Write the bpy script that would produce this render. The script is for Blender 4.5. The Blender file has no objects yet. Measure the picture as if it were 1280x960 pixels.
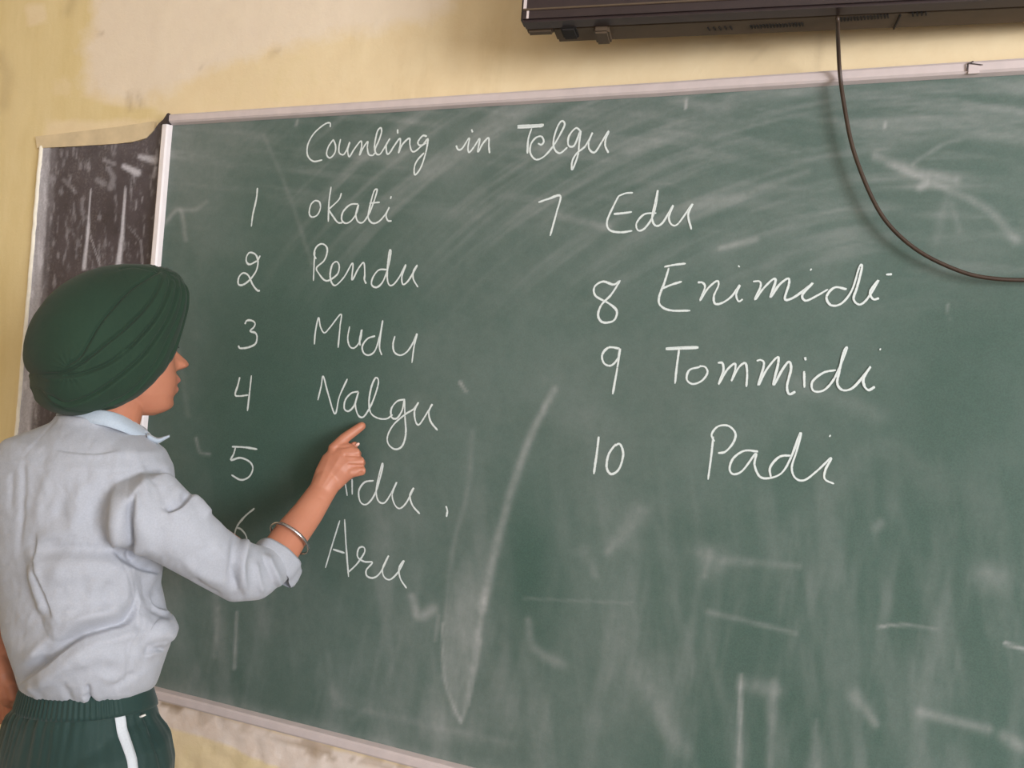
import bpy, bmesh, math, random
import numpy as np
from mathutils import Vector, Matrix, Quaternion
from mathutils.bvhtree import BVHTree

random.seed(7)
rng = np.random.RandomState(11)
SC = bpy.context.scene
COL = SC.collection
PI = math.pi

# ------------------------------------------------------------------ camera
F = 961.0
CAM = np.array([0.0, -1.30, 1.34])
_L = np.array([-2666, 189, -961.0]); _L /= np.linalg.norm(_L)
_X = -_L
_Z = np.array([4027, 56658, -961.0]); _Z -= _X * (_Z @ _X); _Z /= np.linalg.norm(_Z)
_Y = np.cross(_Z, _X)
RM = np.array([_X, _Y, _Z])                     # world = RM @ camera space

cd = bpy.data.cameras.new('camera')
cd.sensor_width = 36.0
cd.lens = F * 36.0 / 1280.0
cd.clip_start = 0.02
co = bpy.data.objects.new('camera', cd); COL.objects.link(co)
M = Matrix([list(RM[i]) + [CAM[i]] for i in range(3)] + [[0, 0, 0, 1]])
co.matrix_world = M
SC.camera = co

# ------------------------------------------------------------------ world, lights, exposure
w = bpy.data.worlds.new('world'); SC.world = w; w.use_nodes = True
bg = w.node_tree.nodes['Background']
bg.inputs[0].default_value = (0.80, 0.88, 1.0, 1)
bg.inputs[1].default_value = 0.7
SC.view_settings.view_transform = 'Standard'
SC.view_settings.look = 'None'
SC.view_settings.exposure = 0.50
SC.view_settings.gamma = 1.0
SC.view_settings.use_curve_mapping = False


def area(name, loc, look, sx, sy, power, col):
    l = bpy.data.lights.new(name, 'AREA'); l.shape = 'RECTANGLE'; l.size = sx; l.size_y = sy
    l.energy = power; l.color = col
    o = bpy.data.objects.new(name, l); COL.objects.link(o)
    o.location = loc
    d = Vector(look) - Vector(loc)
    o.rotation_euler = d.to_track_quat('-Z', 'Y').to_euler()
    return o


# daylight standing in the window openings of the right and back walls
WR = [(-2.30, 1.6), (-4.35, 1.3)]           # windows in the right wall: centre y, width
WB = [(-1.6, 1.4), (1.1, 1.4)]              # windows in the back wall: centre x, width
XR, XL, YB, ZC = 2.7, -3.6, -5.6, 3.1
for k, (cy, ww) in enumerate(WR):
    area('daylight', (XR + 0.02, cy, 1.55), (0, cy, 1.5), ww, 1.3, (128, 30)[k], (0.93, 0.96, 1.0))
for k, (cx, ww) in enumerate(WB):
    area('daylight', (cx, YB - 0.02, 1.6), (cx, 0, 1.5), ww, 1.3, 7, (0.93, 0.96, 1.0))


# ------------------------------------------------------------------ measuring helpers
def ray(px, py):
    return RM @ np.array([(px - 640) / F, -(py - 480) / F, -1.0])


def P(px, py, D):
    """world point at depth D along the viewing axis"""
    return CAM + ray(px, py) * D


def Wp(px, py, off=0.0):
    """world point on a plane parallel to the front wall, off metres before it"""
    r = ray(px, py)
    return CAM + r * ((-off - CAM[1]) / r[1])


def proj(pts):
    q = (np.asarray(pts) - CAM) @ RM
    D = -q[..., 2]
    return 640 + F * q[..., 0] / D, 480 - F * q[..., 1] / D, D


def smooth01(t):
    t = np.clip(t, 0, 1)
    return t * t * (3 - 2 * t)


def vnoise(x, y, seed=0):
    """smooth 2-D value noise 0..1"""
    r = np.random.RandomState(seed)
    g = r.rand(256, 256)
    xi = np.floor(x).astype(int); yi = np.floor(y).astype(int)
    fx = smooth01(x - xi); fy = smooth01(y - yi)
    a = g[xi & 255, yi & 255]; b = g[(xi + 1) & 255, yi & 255]
    c = g[xi & 255, (yi + 1) & 255]; d = g[(xi + 1) & 255, (yi + 1) & 255]
    return (a * (1 - fx) + b * fx) * (1 - fy) + (c * (1 - fx) + d * fx) * fy


def fbm(x, y, seed=0, oct=4):
    s = 0; a = 0.5; t = 0
    for i in range(oct):
        s = s + a * vnoise(x * 2 ** i + 17 * i, y * 2 ** i + 31 * i, seed + i); t += a; a *= 0.55
    return s / t


def catmull(pts, n=6, closed=False):
    p = np.array(pts, float)
    if len(p) < 3:
        t = np.linspace(0, 1, n + 1)[:, None]
        return p[0] * (1 - t) + p[-1] * t
    q = np.vstack([2 * p[0] - p[1], p, 2 * p[-1] - p[-2]])
    out = []
    for i in range(1, len(q) - 2):
        for t in np.arange(n) / n:
            a, b, c, d = q[i - 1], q[i], q[i + 1], q[i + 2]
            out.append(0.5 * ((2 * b) + (c - a) * t + (2 * a - 5 * b + 4 * c - d) * t * t + (3 * b - a - 3 * c + d) * t ** 3))
    out.append(p[-1])
    return np.array(out)


def dist_poly(x, y, pl):
    """distance, signed distance (+ on the right-hand/below side), position 0..1 along polyline; x,y arrays"""
    best = np.full(x.shape, 1e9); sg = np.zeros(x.shape); tt = np.zeros(x.shape)
    L = np.concatenate([[0], np.cumsum(np.hypot(*(pl[1:] - pl[:-1]).T))]); LT = L[-1]
    for i in range(len(pl) - 1):
        ax, ay = pl[i]; bx, by = pl[i + 1]
        dx, dy = bx - ax, by - ay; l2 = dx * dx + dy * dy + 1e-12
        t = np.clip(((x - ax) * dx + (y - ay) * dy) / l2, 0, 1)
        ex, ey = x - ax - t * dx, y - ay - t * dy
        d = np.hypot(ex, ey)
        m = d < best
        best = np.where(m, d, best)
        sg = np.where(m, np.sign(dx * ey - dy * ex), sg)
        tt = np.where(m, (L[i] + t * (L[i + 1] - L[i])) / LT, tt)
    return best, sg * best, tt


# ------------------------------------------------------------------ materials
def s2l(c):
    return tuple(((v / 255) / 12.92 if v / 255 <= 0.04045 else ((v / 255 + 0.055) / 1.055) ** 2.4) for v in c)


class NT:
    def __init__(s, name):
        s.m = bpy.data.materials.new(name); s.m.use_nodes = True
        s.t = s.m.node_tree; s.n = s.t.nodes; s.b = s.n['Principled BSDF']

    def add(s, typ, **k):
        nd = s.n.new(typ)
        for a, v in k.items():
            setattr(nd, a, v)
        return nd

    def link(s, a, b): s.t.links.new(a, b)

    def coord(s, scale=(1, 1, 1)):
        tc = s.add('ShaderNodeTexCoord'); mp = s.add('ShaderNodeMapping')
        mp.inputs['Scale'].default_value = scale
        s.link(tc.outputs['Object'], mp.inputs['Vector']); return mp.outputs[0]

    def noise(s, scale, detail=4, rough=0.55, vec=None):
        nz = s.add('ShaderNodeTexNoise'); nz.inputs['Scale'].default_value = scale
        nz.inputs['Detail'].default_value = detail; nz.inputs['Roughness'].default_value = rough
        s.link(vec if vec is not None else s.coord(), nz.inputs['Vector']); return nz.outputs['Fac']

    def ramp(s, fac, stops):
        r = s.add('ShaderNodeValToRGB'); s.link(fac, r.inputs[0])
        e = r.color_ramp.elements
        while len(e) < len(stops): e.new(0.5)
        for el, (p, c) in zip(e, stops):
            el.position = p; el.color = (*c, 1) if len(c) == 3 else c
        return r.outputs[0]

    def mix(s, fac, a, b, mode='MIX'):
        x = s.add('ShaderNodeMix', data_type='RGBA', blend_type=mode)
        for sock, v in ((x.inputs[0], fac), (x.inputs[6], a), (x.inputs[7], b)):
            if hasattr(v, 'is_linked') or hasattr(v, 'links'): s.link(v, sock)
            elif isinstance(v, (int, float)): sock.default_value = v
            else: sock.default_value = (*v, 1)
        return x.outputs[2]

    def math(s, op, a, b=0.0, clamp=False):
        x = s.add('ShaderNodeMath', operation=op, use_clamp=clamp)
        for sock, v in ((x.inputs[0], a), (x.inputs[1], b)):
            if isinstance(v, (int, float)): sock.default_value = v
            else: s.link(v, sock)
        return x.outputs[0]

    def attr(s, name):
        a = s.add('ShaderNodeAttribute', attribute_name=name); return a

    def bump(s, h, strength=0.3, dist=0.002):
        b = s.add('ShaderNodeBump'); b.inputs['Strength'].default_value = strength
        b.inputs['Distance'].default_value = dist
        s.link(h, b.inputs['Height']); s.link(b.outputs[0], s.b.inputs['Normal'])


def simple(name, col, rough=0.6, metal=0.0, var=0.12, scale=40, bump=0.15, bdist=0.0005, sheen=0.0, sss=0.0):
    t = NT(name); c = s2l(col)
    f = t.noise(scale, 5)
    t.link(t.ramp(f, [(0.25, tuple(v * (1 - var) for v in c)), (0.75, tuple(min(1, v * (1 + var)) for v in c))]), t.b.inputs['Base Color'])
    t.b.inputs['Roughness'].default_value = rough; t.b.inputs['Metallic'].default_value = metal
    if sheen: t.b.inputs['Sheen Weight'].default_value = sheen
    if sss:
        t.b.inputs['Subsurface Weight'].default_value = sss; t.b.inputs['Subsurface Radius'].default_value = (0.008, 0.003, 0.0015)
        t.b.inputs['Subsurface Scale'].default_value = 1.0
    if bump: t.bump(f, bump, bdist)
    return t.m


def cloth(name, col, weave=1500, var=0.06, rough=0.85, sheen=0.25, bump=0.25):
    t = NT(name); c = s2l(col)
    big = t.noise(9, 4)
    fine = t.noise(weave * 0.35, 2, 0.5)
    a = t.ramp(big, [(0.3, tuple(v * (1 - var) for v in c)), (0.7, tuple(min(1, v * (1 + var)) for v in c))])
    b = t.mix(0.5, a, t.ramp(fine, [(0.3, (0.80,) * 3), (0.7, (1, 1, 1))]), 'MULTIPLY')
    t.link(b, t.b.inputs['Base Color'])
    t.b.inputs['Roughness'].default_value = rough; t.b.inputs['Sheen Weight'].default_value = sheen
    t.bump(fine, bump, 0.0006)
    return t.m


def mat_board():
    t = NT('green_chalkboard'); g = s2l((52, 80, 69)); g2 = s2l((60, 88, 78))
    du = t.attr('dust_tone').outputs['Fac']
    n1 = t.noise(3.0, 5)
    n2 = t.noise(420, 2, 0.6)
    base = t.mix(t.ramp(n1, [(0.3, (0, 0, 0)), (0.7, (1, 1, 1))]), g, g2)
    grain = t.ramp(n2, [(0.25, (0.78,) * 3), (0.75, (1.12,) * 3)])
    base = t.mix(1.0, base, grain, 'MULTIPLY')
    wv = t.noise(26, 6, 0.7, t.coord((1, 1, 1)))
    m = t.math('MULTIPLY', du, t.math('ADD', t.math('MULTIPLY', wv, 0.9), 0.55), True)
    c = t.mix(m, base, s2l((200, 196, 196)))
    t.link(c, t.b.inputs['Base Color'])
    t.b.inputs['Roughness'].default_value = 0.72
    t.b.inputs['Specular IOR Level'].default_value = 0.3
    t.bump(n2, 0.12, 0.0004)
    return t.m


def mat_chalk():
    t = NT('white_chalk')
    n = t.noise(520, 3, 0.7)
    n2 = t.noise(60, 3, 0.6)
    ed = t.attr('edge').outputs['Fac']
    a = t.math('SUBTRACT', t.math('ADD', t.math('MULTIPLY', ed, 1.5), t.math('MULTIPLY', n2, 0.5)), t.math('MULTIPLY', n, 0.95))
    a = t.math('ADD', a, 0.12, True)
    al = t.ramp(a, [(0.1, (0, 0, 0)), (0.75, (0.9,) * 3)])
    t.link(al, t.b.inputs['Alpha'])
    t.b.inputs['Base Color'].default_value = (*s2l((222, 228, 226)), 1)
    t.b.inputs['Roughness'].default_value = 0.95
    return t.m


def mat_wall():
    t = NT('painted_plaster')
    A = t.attr('patch').outputs['Color']
    sep = t.add('ShaderNodeSeparateColor'); t.link(A, sep.inputs[0])
    n1 = t.noise(2.2, 6, 0.6); n2 = t.noise(14, 6, 0.65); n3 = t.noise(160, 3, 0.6)
    vs = t.noise(11, 5, 0.65, t.coord((1, 1, 0.25)))
    cream = t.mix(t.ramp(n2, [(0.3, (0, 0, 0)), (0.75, (1, 1, 1))]), s2l((230, 206, 166)), s2l((235, 214, 176)))
    must = t.mix(t.ramp(vs, [(0.35, (0, 0, 0)), (0.7, (1, 1, 1))]), s2l((220, 196, 142)), s2l((230, 208, 160)))
    pink = t.mix(t.ramp(n2, [(0.3, (0, 0, 0)), (0.7, (1, 1, 1))]), s2l((231, 212, 190)), s2l((235, 217, 193)))
    bare = t.mix(t.ramp(n2, [(0.4, (0, 0, 0)), (0.6, (1, 1, 1))]), s2l((232, 216, 206)), s2l((226, 205, 190)))
    nz = t.math('MULTIPLY', t.math('SUBTRACT', n2, 0.5), 0.9)

    def edge(ch):
        f = t.math('ADD', ch, nz); return t.ramp(f, [(0.34, (0, 0, 0)), (0.68, (1, 1, 1))])
    c = t.mix(edge(sep.outputs[0]), cream, must)
    c = t.mix(edge(sep.outputs[1]), c, pink)
    c = t.mix(edge(sep.outputs[2]), c, bare)
    grime = t.ramp(t.math('MULTIPLY', vs, n1), [(0.30, (1, 1, 1)), (0.46, (0.86, 0.83, 0.76))])
    c = t.mix(0.8, c, grime, 'MULTIPLY')
    dk = t.attr('stain_shade').outputs['Fac']
    c = t.mix(dk, c, s2l((150, 124, 92)))
    t.link(c, t.b.inputs['Base Color'])
    t.b.inputs['Roughness'].default_value = 0.75
    h = t.math('ADD', t.math('MULTIPLY', n2, 1.0), t.math('MULTIPLY', n3, 0.12))
    t.bump(h, 0.5, 0.004)
    return t.m


def mat_oldboard():
    t = NT('old_black_paint')
    du = t.attr('dust_tone').outputs['Fac']
    n = t.noise(10, 7, 0.7); n2 = t.noise(160, 4, 0.7); st = t.noise(40, 4, 0.6, t.coord((1, 1, 0.12)))
    base = t.mix(t.ramp(n, [(0.35, (0, 0, 0)), (0.7, (1, 1, 1))]), s2l((60, 51, 55)), s2l((84, 75, 80)))
    base = t.mix(t.ramp(t.math('MULTIPLY', st, n2), [(0.27, (0, 0, 0)), (0.42, (0.3,) * 3)]), base, s2l((140, 130, 130)))
    m = t.math('MULTIPLY', du, t.math('ADD', t.math('MULTIPLY', n2, 1.0), 0.5), True)
    c = t.mix(m, base, s2l((196, 192, 200)))
    t.link(c, t.b.inputs['Base Color']); t.b.inputs['Roughness'].default_value = 0.6
    t.bump(n2, 0.3, 0.0008)
    return t.m


def mat_skin():
    t = NT('skin')
    n = t.noise(12, 5); n2 = t.noise(300, 3)
    c = t.ramp(n, [(0.25, s2l((176, 112, 86))), (0.75, s2l((194, 130, 103)))])
    lip = t.attr('lip').outputs['Fac']
    c = t.mix(lip, c, s2l((184, 112, 106)))
    t.link(c, t.b.inputs['Base Color'])
    t.b.inputs['Roughness'].default_value = 0.5
    t.b.inputs['Subsurface Weight'].default_value = 0.12
    t.b.inputs['Subsurface Radius'].default_value = (0.010, 0.004, 0.002)
    t.b.inputs['Subsurface Scale'].default_value = 1.0
    t.bump(n2, 0.1, 0.0003)
    return t.m


MT = dict(
    board=mat_board(), chalk=mat_chalk(), wall=mat_wall(), oldboard=mat_oldboard(), skin=mat_skin(),
    rail=simple('pale_lilac_plastic_trim', (205, 190, 188), 0.5, 0, 0.07, 30, 0.2, 0.0006),
    rail_side=simple('white_trim', (232, 222, 222), 0.45, 0, 0.05, 30, 0.1),
    corner=simple('dark_corner_plastic', (58, 48, 48), 0.6),
    lip=simple('lit_plaster_edge', (238, 228, 210), 0.8, 0, 0.08, 60, 0.4, 0.002),
    ledge=simple('brown_plaster', (214, 192, 156), 0.8, 0, 0.12, 25, 0.4, 0.003),
    shirt=cloth('grey_blue_cotton', (170, 172, 181), 1300, 0.03, 0.85, 0.1, 0.2),
    collar=cloth('pale_blue_cotton', (176, 187, 200), 1300, 0.03),
    turban=cloth('dark_green_muslin', (28, 52, 36), 1500, 0.14, 0.9, 0.05, 0.3),
    trouser=cloth('dark_green_polyester', (20, 50, 46), 1100, 0.10, 0.75, 0.12, 0.3),
    stripe=cloth('grey_white_tape', (200, 204, 210), 1300),
    steel=simple('polished_steel', (205, 200, 205), 0.22, 1.0, 0.03, 60, 0.05),
    tv=simple('dark_brown_plastic', (50, 38, 38), 0.35, 0, 0.12, 60, 0.15),
    tvback=simple('brown_grey_plastic', (84, 68, 52), 0.6, 0, 0.12, 50, 0.2),
    slot=simple('black_slot', (26, 20, 18), 0.8),
    screen=simple('dark_glass', (14, 14, 17), 0.12, 0, 0.05, 10, 0),
    cable=simple('brown_grey_rubber', (62, 46, 36), 0.45, 0, 0.15, 80, 0.1),
    nail=simple('fingernail', (232, 190, 176), 0.35, 0, 0.03, 40, 0), hair=simple('black_hair', (24, 18, 16), 0.5), eye=simple('eye_white', (232, 226, 220), 0.2, 0, 0.02, 40, 0),
    floor=simple('grey_terrazzo', (104, 98, 90), 0.55, 0, 0.15, 30, 0.1),
    ceil=simple('whitewashed_ceiling', (186, 182, 174), 0.9, 0, 0.05, 6, 0.1),
    frame=simple('painted_window_steel', (120, 110, 96), 0.5),
    shoe=simple('black_shoe_leather', (28, 26, 26), 0.35), sole=simple('dark_rubber', (40, 38, 36), 0.8),
)


# ------------------------------------------------------------------ object helpers
def link_mesh(name, verts, faces, mat, parent=None, smooth=True):
    me = bpy.data.meshes.new(name)
    me.from_pydata([tuple(v) for v in verts], [], [tuple(f) for f in faces])
    return link(name, me, mat, parent, smooth)


def link(name, me, mat, parent=None, smooth=True):
    me.update()
    if mat is not None:
        me.materials.clear(); me.materials.append(mat)
    if len(me.polygons):
        me.polygons.foreach_set('use_smooth', [smooth] * len(me.polygons))
    o = bpy.data.objects.new(name, me); COL.objects.link(o)
    if parent is not None:
        o.parent = parent
        o.matrix_parent_inverse = parent_mw(parent).inverted()
    return o


def parent_mw(p):
    m = Matrix.Translation(p.location) @ p.rotation_euler.to_matrix().to_4x4()
    if p.parent is not None:
        m = parent_mw(p.parent) @ p.matrix_parent_inverse @ m
    return m


def tag(o, label=None, cat=None, group=None, kind=None):
    if label: o['label'] = label
    if cat: o['category'] = cat
    if group: o['group'] = group
    if kind: o['kind'] = kind
    return o


def empty(name, loc):
    o = bpy.data.objects.new(name, None); COL.objects.link(o); o.location = tuple(loc); o.empty_display_size = 0.1
    return o


def add_attr(me, name, arr):
    arr = np.asarray(arr, np.float32)
    if arr.ndim == 1:
        a = me.attributes.new(name, 'FLOAT', 'POINT'); a.data.foreach_set('value', arr)
    else:
        a = me.attributes.new(name, 'FLOAT_COLOR', 'POINT')
        a.data.foreach_set('color', np.hstack([arr, np.ones((len(arr), 1), np.float32)]).ravel())


def grid_mesh(name, xs, zs, yfun=None):
    """vertical sheet facing -y, returns mesh + flattened X, Z"""
    X, Z = np.meshgrid(xs, zs); X = X.ravel(); Z = Z.ravel()
    Y = np.zeros_like(X) if yfun is None else yfun(X, Z)
    nx, nz = len(xs), len(zs)
    i = np.arange((nz - 1) * (nx - 1)); r, c = i // (nx - 1), i % (nx - 1)
    a = r * nx + c
    fc = np.stack([a, a + 1, a + nx + 1, a + nx], 1)
    me = bpy.data.meshes.new(name)
    me.vertices.add(len(X)); me.vertices.foreach_set('co', np.stack([X, Y, Z], 1).astype(np.float32).ravel())
    me.loops.add(fc.size); me.loops.foreach_set('vertex_index', fc.ravel().astype(np.int32))
    me.polygons.add(len(fc)); me.polygons.foreach_set('loop_start', np.arange(0, fc.size, 4, dtype=np.int32))
    me.update(calc_edges=True)
    return me, X, Z


def box(name, lo, hi, mat, parent=None, bevel=0.0):
    bm = bmesh.new(); bmesh.ops.create_cube(bm, size=1)
    lo = np.array(lo, float); hi = np.array(hi, float)
    for v in bm.verts:
        v.co = Vector((lo + hi) / 2 + np.array(v.co) * (hi - lo))
    if bevel: bmesh.ops.bevel(bm, geom=bm.edges[:], offset=bevel, segments=2, affect='EDGES', profile=0.7)
    me = bpy.data.meshes.new(name); bm.to_mesh(me); bm.free()
    return link(name, me, mat, parent, False)


def prism(name, pts, y0, y1, mat, parent=None, smooth=False):
    """polygon in the xz plane (list of (x,z)) extruded from y0 to y1"""
    n = len(pts)
    v = [(x, y0, z) for x, z in pts] + [(x, y1, z) for x, z in pts]
    f = [tuple(range(n)), tuple(range(2 * n - 1, n - 1, -1))] + [(i, (i + 1) % n + 0, (i + 1) % n + n, i + n) for i in range(n)]
    me = bpy.data.meshes.new(name); me.from_pydata(v, [], f)
    bm = bmesh.new(); bm.from_mesh(me); bmesh.ops.recalc_face_normals(bm, faces=bm.faces[:]); bm.to_mesh(me); bm.free()
    return link(name, me, mat, parent, smooth)


class MB:
    """collects closed shapes for one mesh"""
    def __init__(s): s.v = []; s.f = []

    def rings(s, R, cap=True):
        """R: list of (n,3) arrays; skin consecutive rings, cap ends"""
        b = len(s.v); n = len(R[0])
        for r in R: s.v += [tuple(p) for p in r]
        for k in range(len(R) - 1):
            for i in range(n):
                j = (i + 1) % n
                s.f.append((b + k * n + i, b + k * n + j, b + (k + 1) * n + j, b + (k + 1) * n + i))
        if cap:
            for k, rev in ((0, True), (len(R) - 1, False)):
                c = len(s.v); s.v.append(tuple(np.mean(R[k], axis=0)))
                for i in range(n):
                    j = (i + 1) % n
                    a, d = b + k * n + i, b + k * n + j
                    s.f.append((d, a, c) if rev else (a, d, c))

    def tube(s, pts, rad, n=20, side=None, ratio=1.0, round_ends=True):
        """tube with varying radius; ratio = thickness along the second axis; side fixes the first axis"""
        p = np.array(pts, float); rad = np.array(rad, float) * np.ones(len(p))
        if round_ends:
            d0 = p[0] - p[1]; d0 /= np.linalg.norm(d0); d1 = p[-1] - p[-2]; d1 /= np.linalg.norm(d1)
            pre = [p[0] + d0 * rad[0] * math.cos(a) for a in (0.25, 0.7, 1.15)]
            prr = [rad[0] * math.sin(a) for a in (0.25, 0.7, 1.15)]
            post = [p[-1] + d1 * rad[-1] * math.cos(a) for a in (1.15, 0.7, 0.25)]
            por = [rad[-1] * math.sin(a) for a in (1.15, 0.7, 0.25)]
            p = np.vstack([pre, p, post]); rad = np.concatenate([prr, rad, por])
        R = []; u = None
        rt = ratio if hasattr(ratio, '__len__') else None
        for i in range(len(p)):
            t = p[min(i + 1, len(p) - 1)] - p[max(i - 1, 0)]; t /= np.linalg.norm(t)
            if u is None:
                h = np.array(side, float) if side is not None else np.array([0.3, 0.2, 1.0])
                u = h - t * (h @ t)
                if np.linalg.norm(u) < 1e-4: u = np.array([1.0, 0, 0]) - t * t[0]
            elif side is not None:
                h = np.array(side, float); u = h - t * (h @ t)
            else:
                u = u - t * (u @ t)
            u = u / np.linalg.norm(u); vv = np.cross(t, u)
            a = np.arange(n) / n * 2 * PI
            k = ratio if rt is None else np.interp(i / (len(p) - 1), np.linspace(0, 1, len(rt)), rt)
            R.append(p[i] + rad[i] * (np.outer(np.cos(a), u) + k * np.outer(np.sin(a), vv)))
        s.rings(R)

    def ellipsoid(s, c, ax, n=20, m=12):
        """ax: three vectors"""
        R = []
        for k in range(1, m):
            ph = PI * k / m
            a = np.arange(n) / n * 2 * PI
            R.append(np.array(c) + math.sin(ph) * (np.outer(np.cos(a), ax[0]) + np.outer(np.sin(a), ax[1])) + math.cos(ph) * np.array(ax[2]))
        s.rings(R)

    def mesh(s, name='m'):
        me = bpy.data.meshes.new(name); me.from_pydata(s.v, [], s.f)
        bm = bmesh.new(); bm.from_mesh(me); bmesh.ops.recalc_face_normals(bm, faces=bm.faces[:]); bm.to_mesh(me); bm.free()
        return me

    def build(s, name, mat, parent=None, smooth=True): return link(name, s.mesh(name), mat, parent, smooth)


def voxel(me, size, smooth_it=4, factor=0.5):
    o = bpy.data.objects.new('tmp', me); COL.objects.link(o)
    r = o.modifiers.new('r', 'REMESH'); r.mode = 'VOXEL'; r.voxel_size = size
    if smooth_it:
        q = o.modifiers.new('s', 'SMOOTH'); q.factor = factor; q.iterations = smooth_it
    dg = bpy.context.evaluated_depsgraph_get(); dg.update()
    m2 = bpy.data.meshes.new_from_object(o.evaluated_get(dg))
    bpy.data.objects.remove(o)
    return m2


def get_co(me):
    a = np.empty(len(me.vertices) * 3, np.float32); me.vertices.foreach_get('co', a); return a.reshape(-1, 3).astype(float)


def get_no(me):
    a = np.empty(len(me.vertices) * 3, np.float32); me.vertices.foreach_get('normal', a); return a.reshape(-1, 3).astype(float)


def set_co(me, c):
    me.vertices.foreach_set('co', c.astype(np.float32).ravel()); me.update()


# ================================================================== THE SETTING
def poly_mask(x, y, poly, soft):
    """soft inside mask of a polygon"""
    inside = np.zeros(x.shape, bool); n = len(poly); j = n - 1
    for i in range(n):
        xi, yi = poly[i]; xj, yj = poly[j]
        c = ((yi > y) != (yj > y)) & (x < (xj - xi) * (y - yi) / (yj - yi + 1e-9) + xi)
        inside ^= c; j = i
    d, _, _ = dist_poly(x, y, np.array(poly + [poly[0]], float))
    return np.clip(0.5 + np.where(inside, d, -d) / soft, 0, 1)


xs = np.unique(np.concatenate([np.linspace(XL, -2.2, 12), np.arange(-2.2, 1.0, 0.010), np.linspace(1.0, XR, 20)]))
zs = np.unique(np.concatenate([np.linspace(0, 0.3, 5), np.arange(0.3, 2.4, 0.010), np.linspace(2.4, ZC, 10)]))


def wall_relief(X, Z):
    y = (fbm(X * 3, Z * 3, 3) - 0.5) * 0.006 + (fbm(X * 14, Z * 14, 9) - 0.5) * 0.0025
    edge = smooth01((0.655 - Z) / 0.02) * smooth01((Z - 0.30) / 0.3)
    y = y - 0.003 * edge * (fbm(X * 25, Z * 25, 21) > 0.45)
    return np.minimum(y, 0.004)


me, X, Z = grid_mesh('wall_front', xs, zs, wall_relief)
px, py, _ = proj(np.stack([X, np.zeros_like(X), Z], 1))
must = np.clip(poly_mask(px, py, [(-400, -400), (112, -400), (118, 60), (108, 118), (135, 130), (190, 135), (215, 150), (60, 150), (50, 190), (20, 560), (20, 1300), (-400, 1300)], 25), 0, 1)
must = np.maximum(must, 0.35 * poly_mask(px, py, [(330, 60), (400, 50), (420, 135), (250, 145), (230, 120)], 30))
must = np.maximum(must, 0.40 * poly_mask(px, py, [(215, 920), (300, 930), (420, 990), (420, 1200), (100, 1200), (190, 900)], 20))
must = must - 0.8 * poly_mask(px, py, [(28, 5), (60, 2), (62, 30), (35, 34)], 14) - 0.5 * poly_mask(px, py, [(60, 95), (100, 90), (95, 130), (62, 125)], 20)
pink = poly_mask(px, py, [(112, -200), (620, -200), (560, 20), (420, 45), (300, 75), (220, 110), (170, 128), (108, 118), (104, 60), (118, 20)], 60)
bare = poly_mask(px, py, [(150, 860), (620, 990), (620, 1040), (420, 985), (350, 960), (270, 925), (200, 905), (150, 890)], 14)
add_attr(me, 'patch', np.stack([must, pink, bare], 1))
st = np.zeros_like(X)
for pl, wd, s_ in (([(160, 118), (162, 135)], 4, .35), ([(172, 118), (176, 132)], 4, .3), ([(118, 40), (128, 41)], 2, .4), ([(250, 84), (254, 80)], 2, .3),
                   ([(340, 68), (348, 64)], 4, .25), ([(940, 75), (955, 60), (975, 62)], 1.5, .25),
                   ([(975, 85), (978, 64)], 1.5, .2), ([(0, 70), (10, 95), (5, 130)], 9, .25), ([(85, 15), (92, 0)], 7, .25), ([(1030, 40), (1020, 85)], 6, .2)):  # last stroke paints the cable's soft shadow on the wall
    d, _, _ = dist_poly(px, py, np.array(pl, float)); st += s_ * np.exp(-(d / wd) ** 2)
d, _, _ = dist_poly(px, py, np.array([(195, 876), (260, 896), (400, 936), (520, 967), (700, 1020)], float))
st += 0.8 * np.exp(-(d / 2.2) ** 2) * (vnoise(px / 9, py / 9, 5) > 0.35)
st += 0.5 * np.exp(-((d - 7) / 4) ** 2) * (vnoise(px / 14, py / 9, 8) > 0.62)
add_attr(me, 'stain_shade', np.clip(st, 0, 1))
wf = link('wall_front', me, MT['wall']); tag(wf, 'yellow cream painted plaster wall with patchy repaint behind the chalkboard', kind='structure')

# the rest of the room the photographer stands in
tag(box('floor', (XL - .15, YB - .15, -0.1), (XR + .15, 0.15, 0), MT['floor']), 'grey classroom floor', kind='structure')
tag(box('ceiling', (XL - .15, YB - .15, ZC), (XR + .15, 0.15, ZC + .1), MT['ceil']), 'white classroom ceiling', kind='structure')
tag(box('wall_left', (XL - .15, YB, 0), (XL, 0, ZC), MT['wall']), 'cream left classroom wall', kind='structure')


def wall_windows(name, axis, pos, thick, lo, hi, wins, z0, z1):
    """wall with openings; axis 'x' = wall runs along x at y=pos"""
    m = MB()

    def bx(a0, a1, c0, c1):
        if axis == 'x': l, h = (a0, pos - thick, c0), (a1, pos, c1)
        else: l, h = (pos, a0, c0), (pos + thick, a1, c1)
        x0, y0, q0 = l; x1, y1, q1 = h
        m.rings([np.array([(x0, y0, q), (x1, y0, q), (x1, y1, q), (x0, y1, q)]) for q in (q0, q1)])
    bx(lo, hi, 0, z0); bx(lo, hi, z1, ZC)
    e = sorted([(c - w_ / 2, c + w_ / 2) for c, w_ in wins]); cur = lo
    for a, b in e:
        bx(cur, a, z0, z1); cur = b
    bx(cur, hi, z0, z1)
    return tag(m.build(name, MT['wall'], None, False), kind='structure')


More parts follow.
